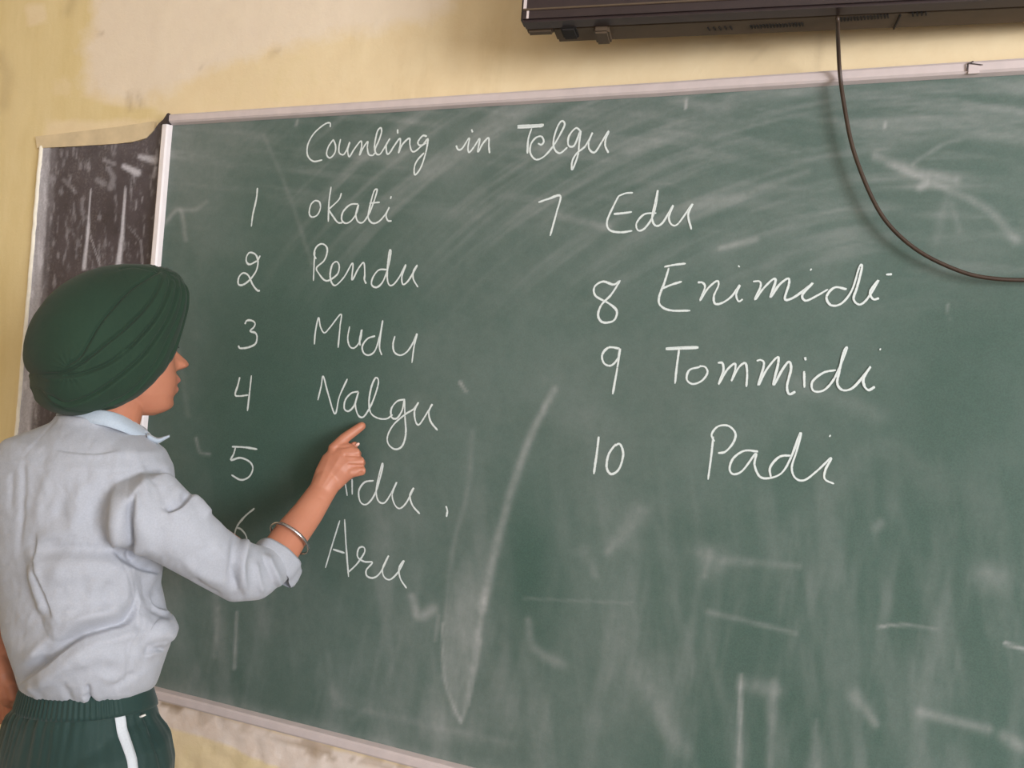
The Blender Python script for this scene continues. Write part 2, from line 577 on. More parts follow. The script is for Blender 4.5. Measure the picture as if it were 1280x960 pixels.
wall_windows('wall_right', 'y', XR, 0.15, YB, 0, WR, 0.9, 2.2)['label'] = 'cream right classroom wall with window openings'
wall_windows('wall_back', 'x', YB, 0.15, XL, XR, WB, 0.95, 2.25)['label'] = 'cream back classroom wall with window openings'
wn = 0
for k, (c, ww) in enumerate(WR + WB):
    wn += 1
    root = empty('window_%d' % wn, (XR + .1, c, .9) if k < 2 else (c, YB - .1, .95)); tag(root, kind='structure')
    z0, z1 = (0.9, 2.2) if k < 2 else (0.95, 2.25)
    for q in np.linspace(-ww / 2, ww / 2, 5):
        lo, hi = ((XR + .09, c + q - .015, z0), (XR + .12, c + q + .015, z1)) if k < 2 else ((c + q - .015, YB - .12, z0), (c + q + .015, YB - .09, z1))
        box('window_bar', lo, hi, MT['frame'], root)
    for q in np.linspace(z0 + .015, z1 - .015, 3):
        lo, hi = ((XR + .085, c - ww / 2, q - .015), (XR + .125, c + ww / 2, q + .015)) if k < 2 else ((c - ww / 2, YB - .125, q - .015), (c + ww / 2, YB - .085, q + .015))
        box('window_rail', lo, hi, MT['frame'], root)

# ================================================================== OLD BLACKBOARD (painted panel left of the chalkboard)
BZ0, BZ1 = 0.682, 1.8595          # green panel, bottom and top
BX0, BX1 = -1.271, 1.12
oldb = empty('blackboard', (-1.47, -0.004, 0.68))
tag(oldb, 'old worn black painted board beside the left edge of the green chalkboard', 'blackboard')
ox0 = Wp(56, 190)[0]
oxs = np.arange(ox0, BX0 - 0.004, 0.004); ozs = np.arange(0.66, 1.885, 0.005)
me, X, Z = grid_mesh('board_panel', oxs, ozs)
px, py, _ = proj(np.stack([X, np.full_like(X, -.006), Z], 1))
# top edge slopes as in the worn plaster
tx = np.array([50, 60, 120, 165, 182, 192, 198, 206]); ty = np.array([188, 188, 184, 181, 177, 168, 158, 150])
co_ = get_co(me)
ty = ty - 2.5
lim = np.interp(px, tx, ty) + (fbm(px / 9, py / 9, 4) - .5) * 3
pz = np.array([Wp(a, b, .006)[2] for a, b in zip(px[-len(oxs):], np.interp(px[-len(oxs):], tx, ty))])
capz = np.interp(X, oxs, pz)
co_[:, 2] = np.minimum(Z, capz + (vnoise(X * 90, X * 0, 3) - .5) * .003); co_[:, 1] = -0.006 + (fbm(X * 12, Z * 12, 2) - .5) * .002
set_co(me, co_)
px, py, _ = proj(co_)
du = np.zeros_like(px)
ledge_x = np.interp(py, [190, 300, 420, 560, 900], [62, 55, 46, 36, 15])
du += 0.80 * smooth01((ledge_x + 4 - px) / 6) * (0.6 + .5 * fbm(px / 5, py / 40, 6))
du += 0.30 * np.exp(-((px - ledge_x - 5) / 4) ** 2) * fbm(px / 6, py / 30, 7)
for pl, w0, w1, s_ in (([(113, 236), (110, 290), (105, 335)], .8, 2.6, .9), ([(157, 234), (153, 290), (148, 332)], .9, 3.4, .95),
                       ([(113, 295), (125, 332)], .8, 1.0, .45), ([(170, 248), (169, 262)], .8, .8, .6), ([(178, 247), (178, 255)], .6, .6, .4),
                       ([(136, 210), (142, 222), (138, 235)], 3, 4, .3), ([(122, 225), (130, 230)], 4, 4, .25), ([(176, 300), (178, 330)], 1.5, 1.5, .3),
                       ([(130, 200), (143, 205)], 2.5, 2.5, .3), ([(80, 225), (95, 240)], 3, 2, .2), ([(160, 282), (175, 300)], 1, 1, .2),
                       ([(155, 208), (172, 216)], 3.2, 4.5, .9), ([(175, 196), (192, 200)], 3, 5, .75), ([(194, 210), (192, 222)], 2, 2, .4)):
    d, _, t = dist_poly(px, py, np.array(pl, float)); wd = w0 + (w1 - w0) * t
    du += s_ * np.exp(-(d / wd) ** 4)
du += 0.28 * smooth01((fbm(px / 4, py / 16, 33) - .58) / .2) + 0.15 * smooth01((300 - py) / 200.) * fbm(px / 8, py / 8, 12)
add_attr(me, 'dust_tone', np.clip(du, 0, 1))
link('board_panel', me, MT['oldboard'], oldb)
# plaster edge at its left, coloured white as if catching light, and the brown scar ledge above it
m = MB(); zz = np.linspace(0.66, pz[0] + .002, 60)
m.tube([(ox0 - .004 + random.uniform(-.0012, .0012), -0.006, z) for z in zz], 0.0052, 8)
tag(m.build('trim_1', MT['lip']), 'plaster edge along the left of the old blackboard, coloured white as if catching light', kind='structure')
m = MB(); top = [Wp(a, b)[[0, 2]] for a, b in ((48, 172), (100, 166), (150, 160), (196, 153))]
bot = [Wp(a, b)[[0, 2]] for a, b in ((196, 164), (186, 174), (170, 178.5), (150, 181), (100, 184), (50, 186.5))]
tag(prism('trim_2', [tuple(p) for p in top] + [tuple(p) for p in bot], 0.004, -0.0078, MT['ledge']), 'brownish plaster ledge above the old blackboard', kind='structure')

# ================================================================== GREEN CHALKBOARD
YP = -0.022                                    # face of the green panel
cb = empty('chalkboard', (-0.1, -0.02, BZ0))
tag(cb, 'large green chalkboard with white chalk counting words and pale trim', 'chalkboard')
box('backing_board', (BX0 - .012, YP + .0015, BZ0 - .012), (BX1, -0.003, BZ1 + .012), MT['corner'], cb)
gx = np.arange(BX0 - .004, BX1, 0.0042); gz = np.arange(BZ0 - .004, BZ1 + .006, 0.0042)
me, X, Z = grid_mesh('writing_panel', gx, gz, lambda a, b: np.full_like(a, YP))
px, py, _ = proj(np.stack([X, np.full_like(X, YP), Z], 1))
du = 0.055 + 0.05 * smooth01((400 - py) / 220) + 0.07 * smooth01((fbm(X * 2.2, Z * 2.2, 51) - .38) / .3)  # base tone, hazier grey towards the top, plus broad uneven dust
# sweeping duster arcs, top right
ang = np.hypot(px - 1180, (py - 700) * 1.3); th = np.arctan2(py - 700, px - 1180)
arc = fbm(ang / 16, th * 3.2, 71, 5)
du += 0.14 * smooth01((arc - .42) / .45) * smooth01((430 - py) / 200) * smooth01((px - 240) / 200)
sw = fbm((px + py * .35) / 130, (py - px * .12) / 13, 81, 5)
du += 0.13 * smooth01((sw - .42) / .45) * smooth01((330 - py) / 160)
du += 0.10 * smooth01((330 - px) / 120) * fbm(px / 40, py / 60, 14)
# upright wiping bands along the bottom
vb = fbm(px / 24 + py / 130, py / 160, 91, 4)
du += 0.085 * smooth01((vb - .40) / .45) * smooth01((py - 640) / 130) * smooth01((1010 - py) / 200 + .3)
vb2 = fbm((px - py * .12) / 26, py / 150, 97, 4)
du += 0.07 * smooth01((vb2 - .4) / .4) * smooth01((py - 520) / 160)
du *= 1 - 0.75 * np.exp(-(((px - 660) / 55) ** 2 + ((py - 720) / 120) ** 2))
du *= 1 - 0.5 * np.exp(-(((px - 330) / 120) ** 2 + ((py - 560) / 140) ** 2))  # darker left of the hand: its soft shadow painted in
leaf = poly_mask(px, py, [(584, 690), (612, 655), (622, 690), (603, 770), (594, 840), (577, 903), (566, 892), (553, 845), (553, 780), (566, 720)], 7)
du += 0.11 * leaf * smooth01((py - 650) / 160) * (.7 + .6 * fbm(px / 3, py / 50, 19))
gr = fbm(px / 7, py / 11, 66, 3)
for pl, w0, w1, s_ in (([(693, 487), (668, 535), (645, 595), (626, 660), (610, 725), (603, 760)], 3.5, 5, .38), ([(608, 740), (594, 815), (583, 880), (577, 900)], 4, 2, .28),
                       ([(601, 800), (594, 840), (586, 882)], 2, 1, .25), ([(590, 540), (585, 610), (565, 690), (556, 780)], 3, 2, .13), ([(553, 780), (556, 850), (576, 903)], 1.2, 1.2, .28),
                       ([(575, 478), (583, 490)], 1.5, 1, .5), ([(296, 765), (293, 835)], 1.2, 1.8, .4), ([(272, 760), (268, 820)], 2, 3, .16), ([(515, 745), (524, 770), (540, 762)], 3, 6, .4),
                       ([(548, 770), (544, 800)], 2, 2, .22), ([(660, 775), (668, 810), (700, 830)], 3, 6, .22), ([(655, 748), (700, 750), (790, 754)], 1.2, 1.2, .14),
                       ([(1095, 195), (1150, 215), (1195, 225)], 5, 5, .34), ([(1110, 205), (1180, 235), (1235, 262), (1270, 300)], 3, 5, .32), ([(1150, 235), (1158, 230)], 4, 4, .4),
                       ([(1140, 205), (1180, 180), (1200, 175)], 2, 2, .2), ([(1045, 150), (1060, 165), (1065, 200)], 6, 4, .10), ([(1170, 300), (1185, 250), (1200, 290)], 6, 3, .12),
                       ([(1105, 160), (1108, 152)], 1.2, 1, .5), ([(860, 262), (930, 240), (1010, 215)], 5, 3, .16), ([(900, 310), (945, 300)], 3, 3, .3), ([(700, 270), (760, 285)], 4, 4, .22),
                       ([(875, 690), (895, 700)], 10, 14, .25), ([(880, 720), (888, 690)], 3, 4, .2), ([(905, 700), (1000, 708)], 5, 3, .16), ([(885, 765), (940, 778), (995, 792)], 3, 2, .22),
                       ([(1099, 784), (1125, 781), (1172, 788)], 1.2, .8, .6), ([(1256, 804), (1285, 813)], 1.5, 1.5, .7), ([(926, 845), (924, 960)], 2, 2.5, .5), ([(968, 855), (962, 960)], 5, 4, .22),
                       ([(930, 855), (970, 862)], 8, 8, .22), ([(1070, 870), (1095, 905)], 8, 4, .3), ([(1150, 890), (1235, 912)], 5, 5, .34), ([(1255, 920), (1278, 935)], 7, 7, .3),
                       ([(1020, 900), (1020, 960)], 2, 8, .2), ([(1230, 720), (1250, 722)], 14, 14, .18), ([(1095, 660), (1100, 655)], 5, 5, .25), ([(800, 840), (850, 935)], 14, 10, .22),
                       ([(760, 690), (800, 640)], 5, 12, .18), ([(730, 690), (745, 720)], 8, 4, .14), ([(500, 555), (520, 500)], 6, 6, .06), ([(540, 905), (580, 920)], 18, 14, .13),
                       ([(330, 170), (360, 240), (390, 330)], 2, 2, .13), ([(245, 548), (250, 565), (262, 568)], 1.2, 1.2, .4), ([(205, 280), (225, 262), (232, 300)], 2, 2, .3), ([(225, 262), (245, 262), (258, 252)], 2, 2, .2),
                       ([(220, 420), (235, 520)], 3, 3, .1), ([(500, 640), (450, 830)], 20, 20, .05), ([(420, 880), (640, 930)], 4, 4, .10), ([(600, 800), (640, 900)], 14, 14, .10),
                       ([(857, 124), (857, 136)], 1, 1, .6), ([(370, 157), (372, 150)], 1, 1, .4), ([(1185, 380), (1186, 400)], 1, 1, .25), ([(420, 870), (460, 880), (440, 900)], 8, 4, .1),
                       ([(1000, 650), (1100, 560), (1160, 600)], 18, 18, .07), ([(980, 470), (1100, 520)], 10, 10, .09), ([(700, 480), (760, 560)], 30, 20, .07), ([(450, 180), (560, 210), (640, 150)], 12, 16, .12)):
    d, _, t = dist_poly(px, py, catmull(pl, 4)); wd = w0 + (w1 - w0) * t
    du += s_ * .52 * np.exp(-(d / (wd * 1.15 + .4)) ** 2) * (.55 + .9 * gr)
du += 0.15 * np.exp(-((py - np.interp(px, [197, 592, 900], [859, 960, 1040])) / 10.) ** 2) * fbm(px / 12, py / 12, 44)
add_attr(me, 'dust_tone', np.clip(du, 0, .9))
link('writing_panel', me, MT['board'], cb)


def rail(name, a, b, wd, axis, mat, y0, y1, lip=0.003):
    """channel trim with a stepped inner lip; a,b ends along the axis, at cross position wd=(c0,c1)"""
    c0, c1 = wd
    prof = [(c0, 0.0), (c0, y1), (c0 + (c1 - c0) * .18, y1 - .0022), (c0 + (c1 - c0) * .72, y1 - .0022), (c1 - (c1 - c0) * .12, y1 + .001), (c1, y0)]
    prof = prof + [(c1, 0.0)]
    n = 24; R = []
    for t in np.linspace(a, b, n):
        jit = random.uniform(-.0004, .0004)
        R.append(np.array([(t, y, c + jit) if axis == 'x' else (c + jit, y, t) for (c, y) in prof]))
    m = MB(); m.rings(R); return m.build(name, mat, cb, False)


rail('top_rail', BX0 + .0, BX1, (BZ1 + .020, BZ1), 'x', MT['rail'], YP - .001, YP - .010)
rail('side_rail', BZ0 - .02, BZ1 + .0, (BX0 - .019, BX0), 'z', MT['rail_side'], YP - .001, YP - .010)
rail('bottom_rail', BX0 - .019, BX1, (BZ0 - .021, BZ0), 'x', MT['rail'], YP - .001, YP - .012)
tag(prism('corner_cap', [(BX0 - .021, BZ1 - .001), (BX0 - .001, BZ1 - .001), (BX0 - .001, BZ1 + .022), (BX0 - .005, BZ1 + .021)], -0.002, YP - .0135, MT['corner'], cb), 'dark corner piece')
jx = Wp(1210, 85, .03)[0]
tag(prism('rail_joint', [(jx, BZ1 + .001), (jx + .014, BZ1 + .001), (jx + .014, BZ1 + .0165), (jx, BZ1 + .0165)], YP - .009, YP - .0128, MT['rail'], cb), 'overlapping joint of the top rail')
m = MB(); m.tube([Wp(1209, 88, .036), Wp(1210, 80, .037), Wp(1216, 77, .037)], .0011, 6); m.tube([Wp(1211, 79, .036), Wp(1228, 81, .036)], .0007, 6)
m.build('rail_crack', MT['corner'], cb)  # thin dark crack at the rail joint

# chalk writing: strokes measured in crops of the photo (ox, oy, scale)
Z1, Z2, Z3, Z4, Z5, Z6 = (360, 140, 3.0476), (280, 220, 4.5714), (280, 380, 4.5714), (230, 540, 3.657), (660, 220, 2.6667), (720, 420, 3.0476)
WORDS = [
 ('chalk_word', 'Counting', (380, 145, 8.0), [
  [(264,112),(260,70),(205,85),(110,165),(50,260),(32,340),(45,410),(100,455),(185,440)], [(295,235),(245,310),(228,385),(262,420),(310,370),(318,300),(295,235)],
  [(368,232),(352,310),(355,370),(395,388),(430,340),(460,262),(440,330),(445,390),(462,405),(500,340),(570,252),(578,310),(558,392),(595,320),(640,258),(636,320),(650,385),(690,395),(712,370)],
  [(712,370),(708,290),(735,160),(768,120),(778,160),(750,250),(715,330),(725,378),(760,385),(800,330),(862,228),(826,290),(832,375),(860,370),(905,300),(960,228),(965,290),(948,370),(985,290),(1055,225),(1062,290),(1080,350),(1115,355),(1180,300),(1225,270)],
  [(938,135),(940,178)], [(1232,205),(1190,200),(1145,255),(1150,290),(1190,290),(1235,235),(1240,260),(1220,370),(1170,520),(1112,590),(1108,510),(1140,440),(1205,370)]]),
 ('chalk_word', 'in', (560, 145, 5.818), [[(60,215),(75,245),(105,235),(155,160),(146,230),(155,265),(190,225),(232,165),(218,262),(255,200),(296,160),(298,220),(304,272)], [(172,98),(180,120)]]),
 ('chalk_word', 'Telgu', (560, 145, 5.818), [[(505,72),(600,68),(698,62)], [(507,80),(600,76),(698,70)], [(506,87),(600,83),(690,76)], [(610,90),(585,170),(578,275)],
  [(655,200),(680,210),(698,185),(680,150),(640,160),(605,205),(600,270),(640,318),(700,295),(770,215),(830,110),(850,60),(830,38),(800,75),(770,170),(775,240),(815,272),(870,230)],
  [(965,110),(930,90),(880,150),(878,215),(920,215),(965,110),(955,200),(945,290),(905,392),(905,330),(940,270),(1000,220),(1052,122),(1025,190),(1030,245),(1070,265),(1120,190),(1170,108)],
  [(1172,112),(1148,170),(1145,220),(1168,270)]]),
 ('chalk_numeral', '1', Z2, [[(192,68),(186,130),(166,220),(157,290)]]),
 ('chalk_word', 'okati', Z2, [[(520,140),(497,165),(488,215),(505,235),(535,222),(552,182),(545,148),(520,140)], [(613,62),(601,150),(597,262)],
  [(672,98),(658,135),(612,180),(600,192),(625,232),(652,266),(678,268)], [(768,160),(722,165),(682,205),(674,250),(697,271),(730,255),(760,210),(770,165),(755,220),(768,262),(800,262),(840,195),(874,95),(872,76),(856,95),(832,190),(826,240),(850,270),(885,262),(920,225),(946,180),(928,222),(938,255),(960,258)],
  [(832,156),(892,151)], [(957,116),(953,132)]]),
 ('chalk_numeral', '2', Z2, [[(190,485),(150,505),(130,492),(130,462),(148,438),(180,448),(195,485),(186,540),(150,592),(110,622),(84,618),(86,580),(110,555),(140,568),(165,620),(190,652),(207,657)], [(208,455),(196,480)]]),
 ('chalk_word', 'Rendu', Z2, [[(520,425),(516,500),(512,600)], [(528,475),(515,445),(530,405),(560,388),(587,405),(590,440),(572,485),(530,525),(545,560),(575,595),(605,595),(650,560),(660,515),(645,490),(620,508),(608,565),(618,612),(642,624),(690,575),(737,498),(733,594),(768,532),(800,496),(806,560),(804,592),(814,616)],
  [(930,535),(885,538),(852,580),(845,622),(875,636),(910,602),(940,520),(955,440),(948,428),(938,500),(934,580),(945,622),(970,620),(1005,575),(1040,508),(1018,575),(1025,620),(1058,594),(1106,512),(1084,545),(1084,590),(1110,636)]]),
 ('chalk_numeral', '3', Z3, [[(120,115),(132,95),(160,95),(178,110),(172,132),(150,155),(180,165),(190,190),(180,228),(140,248),(95,253),(83,238)]]),
 ('chalk_word', 'Mudu', Z3, [[(517,232),(523,160),(541,78),(552,130),(575,165),(610,130),(669,58),(664,130),(653,250)], [(719,128),(708,195),(720,243),(748,250),(778,210),(788,148),(776,200),(779,238)],
  [(865,183),(822,198),(792,240),(800,280),(830,292),(865,265),(892,180),(908,95),(895,180),(890,250),(903,292)], [(978,183),(967,230),(975,275),(1010,293),(1050,270),(1085,215),(1104,170),(1088,240),(1075,337)]]),
 ('chalk_numeral', '4', Z3, [[(91,418),(80,465),(65,518),(90,526),(140,520)], [(158,408),(148,500),(135,612)]]),
 ('chalk_word', 'Nalgu', Z3, [[(537,550),(556,470),(568,413),(595,510),(635,628),(660,530),(706,428)], [(770,500),(728,510),(694,550),(689,598),(713,612),(745,580),(770,503),(752,570),(765,630),(790,648),(815,625),(850,560),(880,470),(882,430),(865,425),(842,480),(830,560),(840,622),(880,652),(930,656),(965,632)],
  [(1035,545),(990,556),(957,600),(960,648),(990,652),(1020,605),(1032,545),(1035,640),(1040,740),(1020,810),(980,830),(942,802),(936,755),(970,690),(1035,632),(1085,600),(1112,563),(1090,612),(1096,670),(1115,690),(1145,650),(1192,572),(1172,615),(1183,672),(1222,722)]]),
 ('chalk_numeral', '5', Z4, [[(220,67),(280,70),(336,79)], [(236,72),(228,100),(216,128),(258,118),(300,135),(316,165),(300,203),(262,219),(218,196)]]),
 ('chalk_numeral', '6', Z4, [[(323,349),(280,385),(243,432),(231,480),(238,520),(265,540),(288,520),(285,475),(262,445),(243,437)]]),
 ('chalk_word', 'Aidu', Z4, [[(655,300),(690,200),(720,130),(734,210),(747,292)], [(675,240),(735,236)], [(769,215),(770,286)],
  [(868,222),(826,230),(800,270),(808,320),(838,329),(875,280),(905,180),(908,143),(892,200),(880,270),(890,315),(918,323),(948,280),(973,230),(953,285),(965,332),(988,349),(1018,322),(1052,256),(1034,290),(1046,335),(1079,374)]]),
 ('chalk_mark', ',', Z4, [[(1198,338),(1204,360),(1200,388)]]),
 ('chalk_word', 'Aru', Z4, [[(647,621),(680,510),(713,404)], [(735,399),(742,520),(753,662)], [(682,536),(735,553)],
  [(753,640),(792,602),(826,550),(822,526),(800,532),(795,570),(825,592),(862,596),(835,630),(838,658),(868,666),(900,640),(937,564),(910,620),(915,660),(943,674),(980,640),(1007,588),(985,620),(990,668),(1019,714)]]),
 ('chalk_numeral', '7', Z5, [[(35,88),(70,76),(108,67),(96,120),(74,200)]]),
 ('chalk_word', 'Edu', Z5, [[(300,68),(325,58),(350,56)], [(303,66),(288,95),(264,150),(272,180),(308,188),(348,183)], [(286,127),(320,124),(347,120)],
  [(428,124),(388,128),(362,158),(368,182),(392,172),(420,125),(433,48),(424,90),(414,140),(426,166),(450,155),(484,98),(470,138),(480,163),(502,158),(548,94),(534,130),(545,179)]]),
 ('chalk_numeral', '8', Z5, [[(306,350),(285,362),(250,352),(222,370),(226,400),(270,425),(296,450),(286,482),(250,488),(234,465),(245,430),(278,395),(308,348)]]),
 ('chalk_word', 'Enimidi', Z5, [[(454,303),(490,296),(526,292)], [(470,306),(455,355),(437,405),(442,432),(475,448),(541,449)], [(446,376),(480,362),(513,352)],
  [(566,355),(582,356),(590,372),(574,415),(600,375),(630,350),(635,365),(620,400),(624,426),(650,422),(680,400),(706,364),(694,395),(702,418),(716,411)], [(701,303),(705,300)],
  [(750,352),(772,352),(775,370),(757,412),(785,375),(816,345),(825,352),(808,405),(836,365),(866,342),(870,360),(856,410),(880,408),(915,385),(949,357),(915,396),(926,416),(962,400),(1000,378)], [(941,311),(945,314)],
  [(1062,378),(1022,372),(995,403),(1010,431),(1045,425),(1080,380),(1104,305),(1113,304),(1097,370),(1085,410),(1105,429),(1132,408),(1168,348),(1140,385),(1150,411),(1170,408)], [(1193,329),(1213,328)]]),
 ('chalk_numeral', '9', Z6, [[(167,48),(125,44),(100,72),(108,105),(135,112),(160,85),(168,48),(158,120),(140,222)]]),
 ('chalk_word', 'Tommidi', Z6, [[(342,47),(400,44),(467,42)], [(342,51),(400,48),(467,45)], [(393,52),(385,110),(377,182)], [(472,118),(432,130),(422,165),(445,183),(480,170),(501,140),(492,118),(470,115)],
  [(540,102),(558,104),(561,135),(543,184),(575,130),(605,105),(606,130),(592,172),(620,120),(645,104),(652,140),(649,194)],
  [(688,95),(705,92),(716,110),(695,187),(725,130),(765,82),(771,100),(752,187),(785,130),(811,98),(819,125),(804,190),(812,221),(836,212)], [(869,134),(870,197)], [(872,81),(875,93)],
  [(990,130),(942,140),(900,175),(905,209),(945,206),(985,160),(1020,80),(1032,44),(1020,60),(1004,130),(995,180),(1015,206),(1050,200),(1085,165),(1122,116),(1096,160),(1098,190),(1115,206),(1138,193)], [(1156,50),(1161,52)]]),
 ('chalk_numeral', '10', Z6, [[(87,383),(79,450),(68,526)], [(152,411),(125,450),(117,500),(135,526),(165,505),(180,450),(168,412),(148,418)]]),
 ('chalk_word', 'Padi', Z6, [[(523,383),(515,460),(503,547)], [(527,402),(517,375),(540,345),(580,342),(607,370),(600,405),(570,440),(541,446)],
  [(694,440),(642,437),(600,465),(585,505),(600,526),(635,512),(685,448),(680,490),(700,535),(738,541),(785,520),(820,460),(850,380),(856,377),(840,440),(822,500),(835,540),(870,549),(920,512),(972,464),(950,510),(948,545),(983,563)],
  [(820,455),(775,460),(740,500),(742,538)], [(965,379),(970,382)]]),
]
for nm, txt, (ox, oy, s_), strokes in WORDS:
    V = []; Fc = []; E = []
    for sti, stk in enumerate(strokes):
        q = catmull([(ox + a / s_, oy + b / s_) for a, b in stk], 7)
        p3 = np.array([Wp(a, b, -YP) for a, b in q])
        d = np.gradient(p3, axis=0); d /= np.linalg.norm(d, axis=1)[:, None] + 1e-9
        nrm = np.cross(d, np.array([0, -1.0, 0]))
        L = np.linalg.norm(p3[-1] - p3[0]); n = len(p3)
        hw = 0.0021 * (0.85 + 0.45 * vnoise(np.arange(n) / 5. + sti * 9, np.full(n, len(txt) * 3.3), 61))
        hw[0] *= .7; hw[-1] *= .6; hw = hw * (1.15 if nm == 'chalk_numeral' else 1)
        b0 = len(V)
        for i in range(n):
            y = YP - 0.0005 - 0.00012 * sti - .000003 * i
            for o_, e_ in ((-1, 0), (-.5, .75), (.5, .75), (1, 0)):
                v = p3[i] + nrm[i] * hw[i] * o_; V.append((v[0], y, v[2])); E.append(e_ * (0.75 + .35 * (i * 37 % 7) / 7))
        for i in range(n - 1):
            for k in range(3):
                a = b0 + i * 4 + k; Fc.append((a, a + 1, a + 5, a + 4))
    me = bpy.data.meshes.new(nm); me.from_pydata(V, [], Fc); add_attr(me, 'edge', np.array(E))
    o = link(nm, me, MT['chalk'], cb)
    o['label'] = ('the numeral %s in white chalk' % txt) if nm == 'chalk_numeral' else ('white chalk comma' if nm == 'chalk_mark' else 'the word %s in white chalk' % txt)

# ================================================================== TELEVISION ABOVE
r0, r1 = ray(650, 27), ray(1182, 1)
HT = 0.585                                   # underside of the front frame, above the camera
A_ = CAM + r0 * HT / r0[2]; B_ = CAM + r1 * HT / r1[2]
tdir = (B_ - A_); tdir[2] = 0; tlen = np.linalg.norm(tdir); tdir /= tlen
tback = np.array([-tdir[1], tdir[0], 0]); up = np.array([0, 0, 1.0])
tv = empty('television', A_ + tback * .05)
tag(tv, 'dark brown wall television seen from below above the chalkboard', 'television')
Wd = 0.98


def tbox(name, x0, x1, d0, d1, z0, z1, mat, parent, bevel=.003, shear=0.0):
    bm = bmesh.new(); bmesh.ops.create_cube(bm, size=1)
    for v in bm.verts:
        a = (x0 + x1) / 2 + v.co.x * (x1 - x0); b = (d0 + d1) / 2 + v.co.y * (d1 - d0); c = (z0 + z1) / 2 + v.co.z * (z1 - z0)
        a += shear * (b - d0)
        v.co = Vector(A_ + tdir * a + tback * b + up * c)
    if bevel: bmesh.ops.bevel(bm, geom=bm.edges[:], offset=bevel, segments=2, affect='EDGES')
    me = bpy.data.meshes.new(name); bm.to_mesh(me); bm.free()
    return link(name, me, mat, parent, False)


tbox('front_frame', 0, Wd, 0, .030, 0, .60, MT['tv'], tv, .004)
tbox('screen', .028, Wd - .028, -.0015, .004, .045, .565, MT['screen'], tv, .0005)
tbox('frame_strip', .004, Wd - .004, -.002, .003, .0165, .0195, MT['tvback'], tv, .0005)
bs = tbox('back_shell', .045, Wd - .015, .029, .078, .001, .58, MT['tvback'], tv, .004)



def tvp(px, py, dz=0.0):
    """point on the underside plane of the television"""
    r = ray(px, py); return CAM + r * ((HT + dz) / r[2])


def tcoord(p):
    q = p - A_; return q @ tdir, q @ tback


# shell lumps, foot brackets and vent slots on the underside
tbox('side_shell', .004, .046, .029, .045, -.002, .57, MT['tvback'], tv, .003)
for (pa, pb, dd, zz) in (((700, 34), (722, 40), .016, -.004), ((742, 34), (764, 44), .022, -.009)):
    a0, b0 = tcoord(tvp(*pa)); a1, b1 = tcoord(tvp(*pb))
    tbox('bracket_foot', a0, a1, b0, b0 + dd + .02, zz, .02, MT['tvback'] if dd > .02 else MT['slot'], tv, .003)
m = MB()
for (u0, u1, stp) in ((938, 1006, 4.0), (1046, 1112, 4.2), (1140, 1162, 5.5), (885, 915, 7)):
    u = u0
    while u < u1:
        yy = np.interp(u, [885, 938, 1006, 1046, 1112, 1162], [41, 38.5, 35, 29.5, 25, 21]) - 4.5
        a, b = tcoord(tvp(u, yy, -.0005))
        c = [A_ + tdir * (a + s1) + tback * (b + s2) for s1, s2 in ((-.0013, -.004), (.0006, -.004), (.0036, .006), (.0017, .006))]
        m.rings([np.array([q + up * z for q in c]) for z in (-.0006, .0018)])
        u += stp
o = m.build('vent_slots', MT['slot'], tv, False); o['kind'] = 'stuff'
a, b = tcoord(tvp(1125, 20)); tbox('shell_seam', a - .001, a + .001, .034, .076, -.0008, .02, MT['slot'], tv, 0)
# wall bracket holding it
tbox('wall_bracket', .35, .65, .078, .16, .2, .4, MT['slot'], tv, .002)
# pale slips painting in the glossy lines at its lower left corner
for (a, b, c_, d_) in ((.004, .009, .020, .034), (.010, .0135, .004, .016)):
    tbox('gloss_line', a, b, -.0009, .002, c_, d_, MT['rail'], tv, 0)

# ------------------------------------------------------------------ cable
cp = [(1046, 26, .10), (1048, 60, .075), (1050, 93, .045), (1055, 130, .042), (1066, 185, .042), (1088, 243, .042), (1112, 282, .042), (1150, 315, .042), (1200, 339, .042), (1240, 348, .042), (1290, 350, .042), (1345, 346, .042), (1420, 326, .042)]
pts = catmull([tvp(1047, 25, -.0045), tvp(1047, 25, -.012)] + [Wp(a, b, c) for a, b, c in cp[1:]], 6)
m = MB(); m.tube(pts, .0030, 10)
tag(m.build('cable', MT['cable']), 'thin dark cable drooping from the television across the chalkboard', 'cable')

# ================================================================== THE BOY
V0 = ray(110, 650).copy(); V0[2] = 0; V0 /= np.linalg.norm(V0)
XV = np.array([V0[1], -V0[0], 0]); UPZ = np.array([0.0, 0, 1.0])


def facing(phi):
    p = math.radians(phi)
    return math.cos(p) * XV + math.sin(p) * V0, math.sin(p) * XV - math.cos(p) * V0   # front, his right


person = empty('person', (P(110, 700, 1.22)[0], P(110, 700, 1.22)[1], 0.0))
tag(person, 'boy in dark green turban and grey blue shirt pointing at the chalkboard', 'person')


def ring(cx, cy, D, phi, a, b, n=48, e=2.3, tilt=0.0):
    f, r = facing(phi); c = P(cx, cy, D)
    t = np.arange(n) / n * 2 * PI
    ca, sa = np.cos(t), np.sin(t)
    q = (np.abs(ca) ** e + np.abs(sa) ** e) ** (-1 / e)
    o = c + np.outer(ca * q * a, r) + np.outer(sa * q * b, f)
    o[:, 2] -= tilt * ((o - c) @ V0)
    return o


# joints
ND = 1.23
S_R, E_R, W_R = P(186, 630, 1.15), P(322, 718, 1.268), P(401, 616, 1.395)
S_L, E_L, W_L = P(22, 597, 1.325), P(-44, 738, 1.39), P(0, 820, 1.34)

# ---------- skin: head, neck, trunk, arms and hands as one surface
PHH = 14
FH, RH = facing(PHH)
HC = P(140, 430, 1.255)


def head(u, v, b):
    """point seen at pixel u,v on the mid plane of the head, moved b metres to his right"""
    r = ray(u, v); d = (HC - CAM) @ RH / (r @ RH)
    return CAM + r * d + RH * b


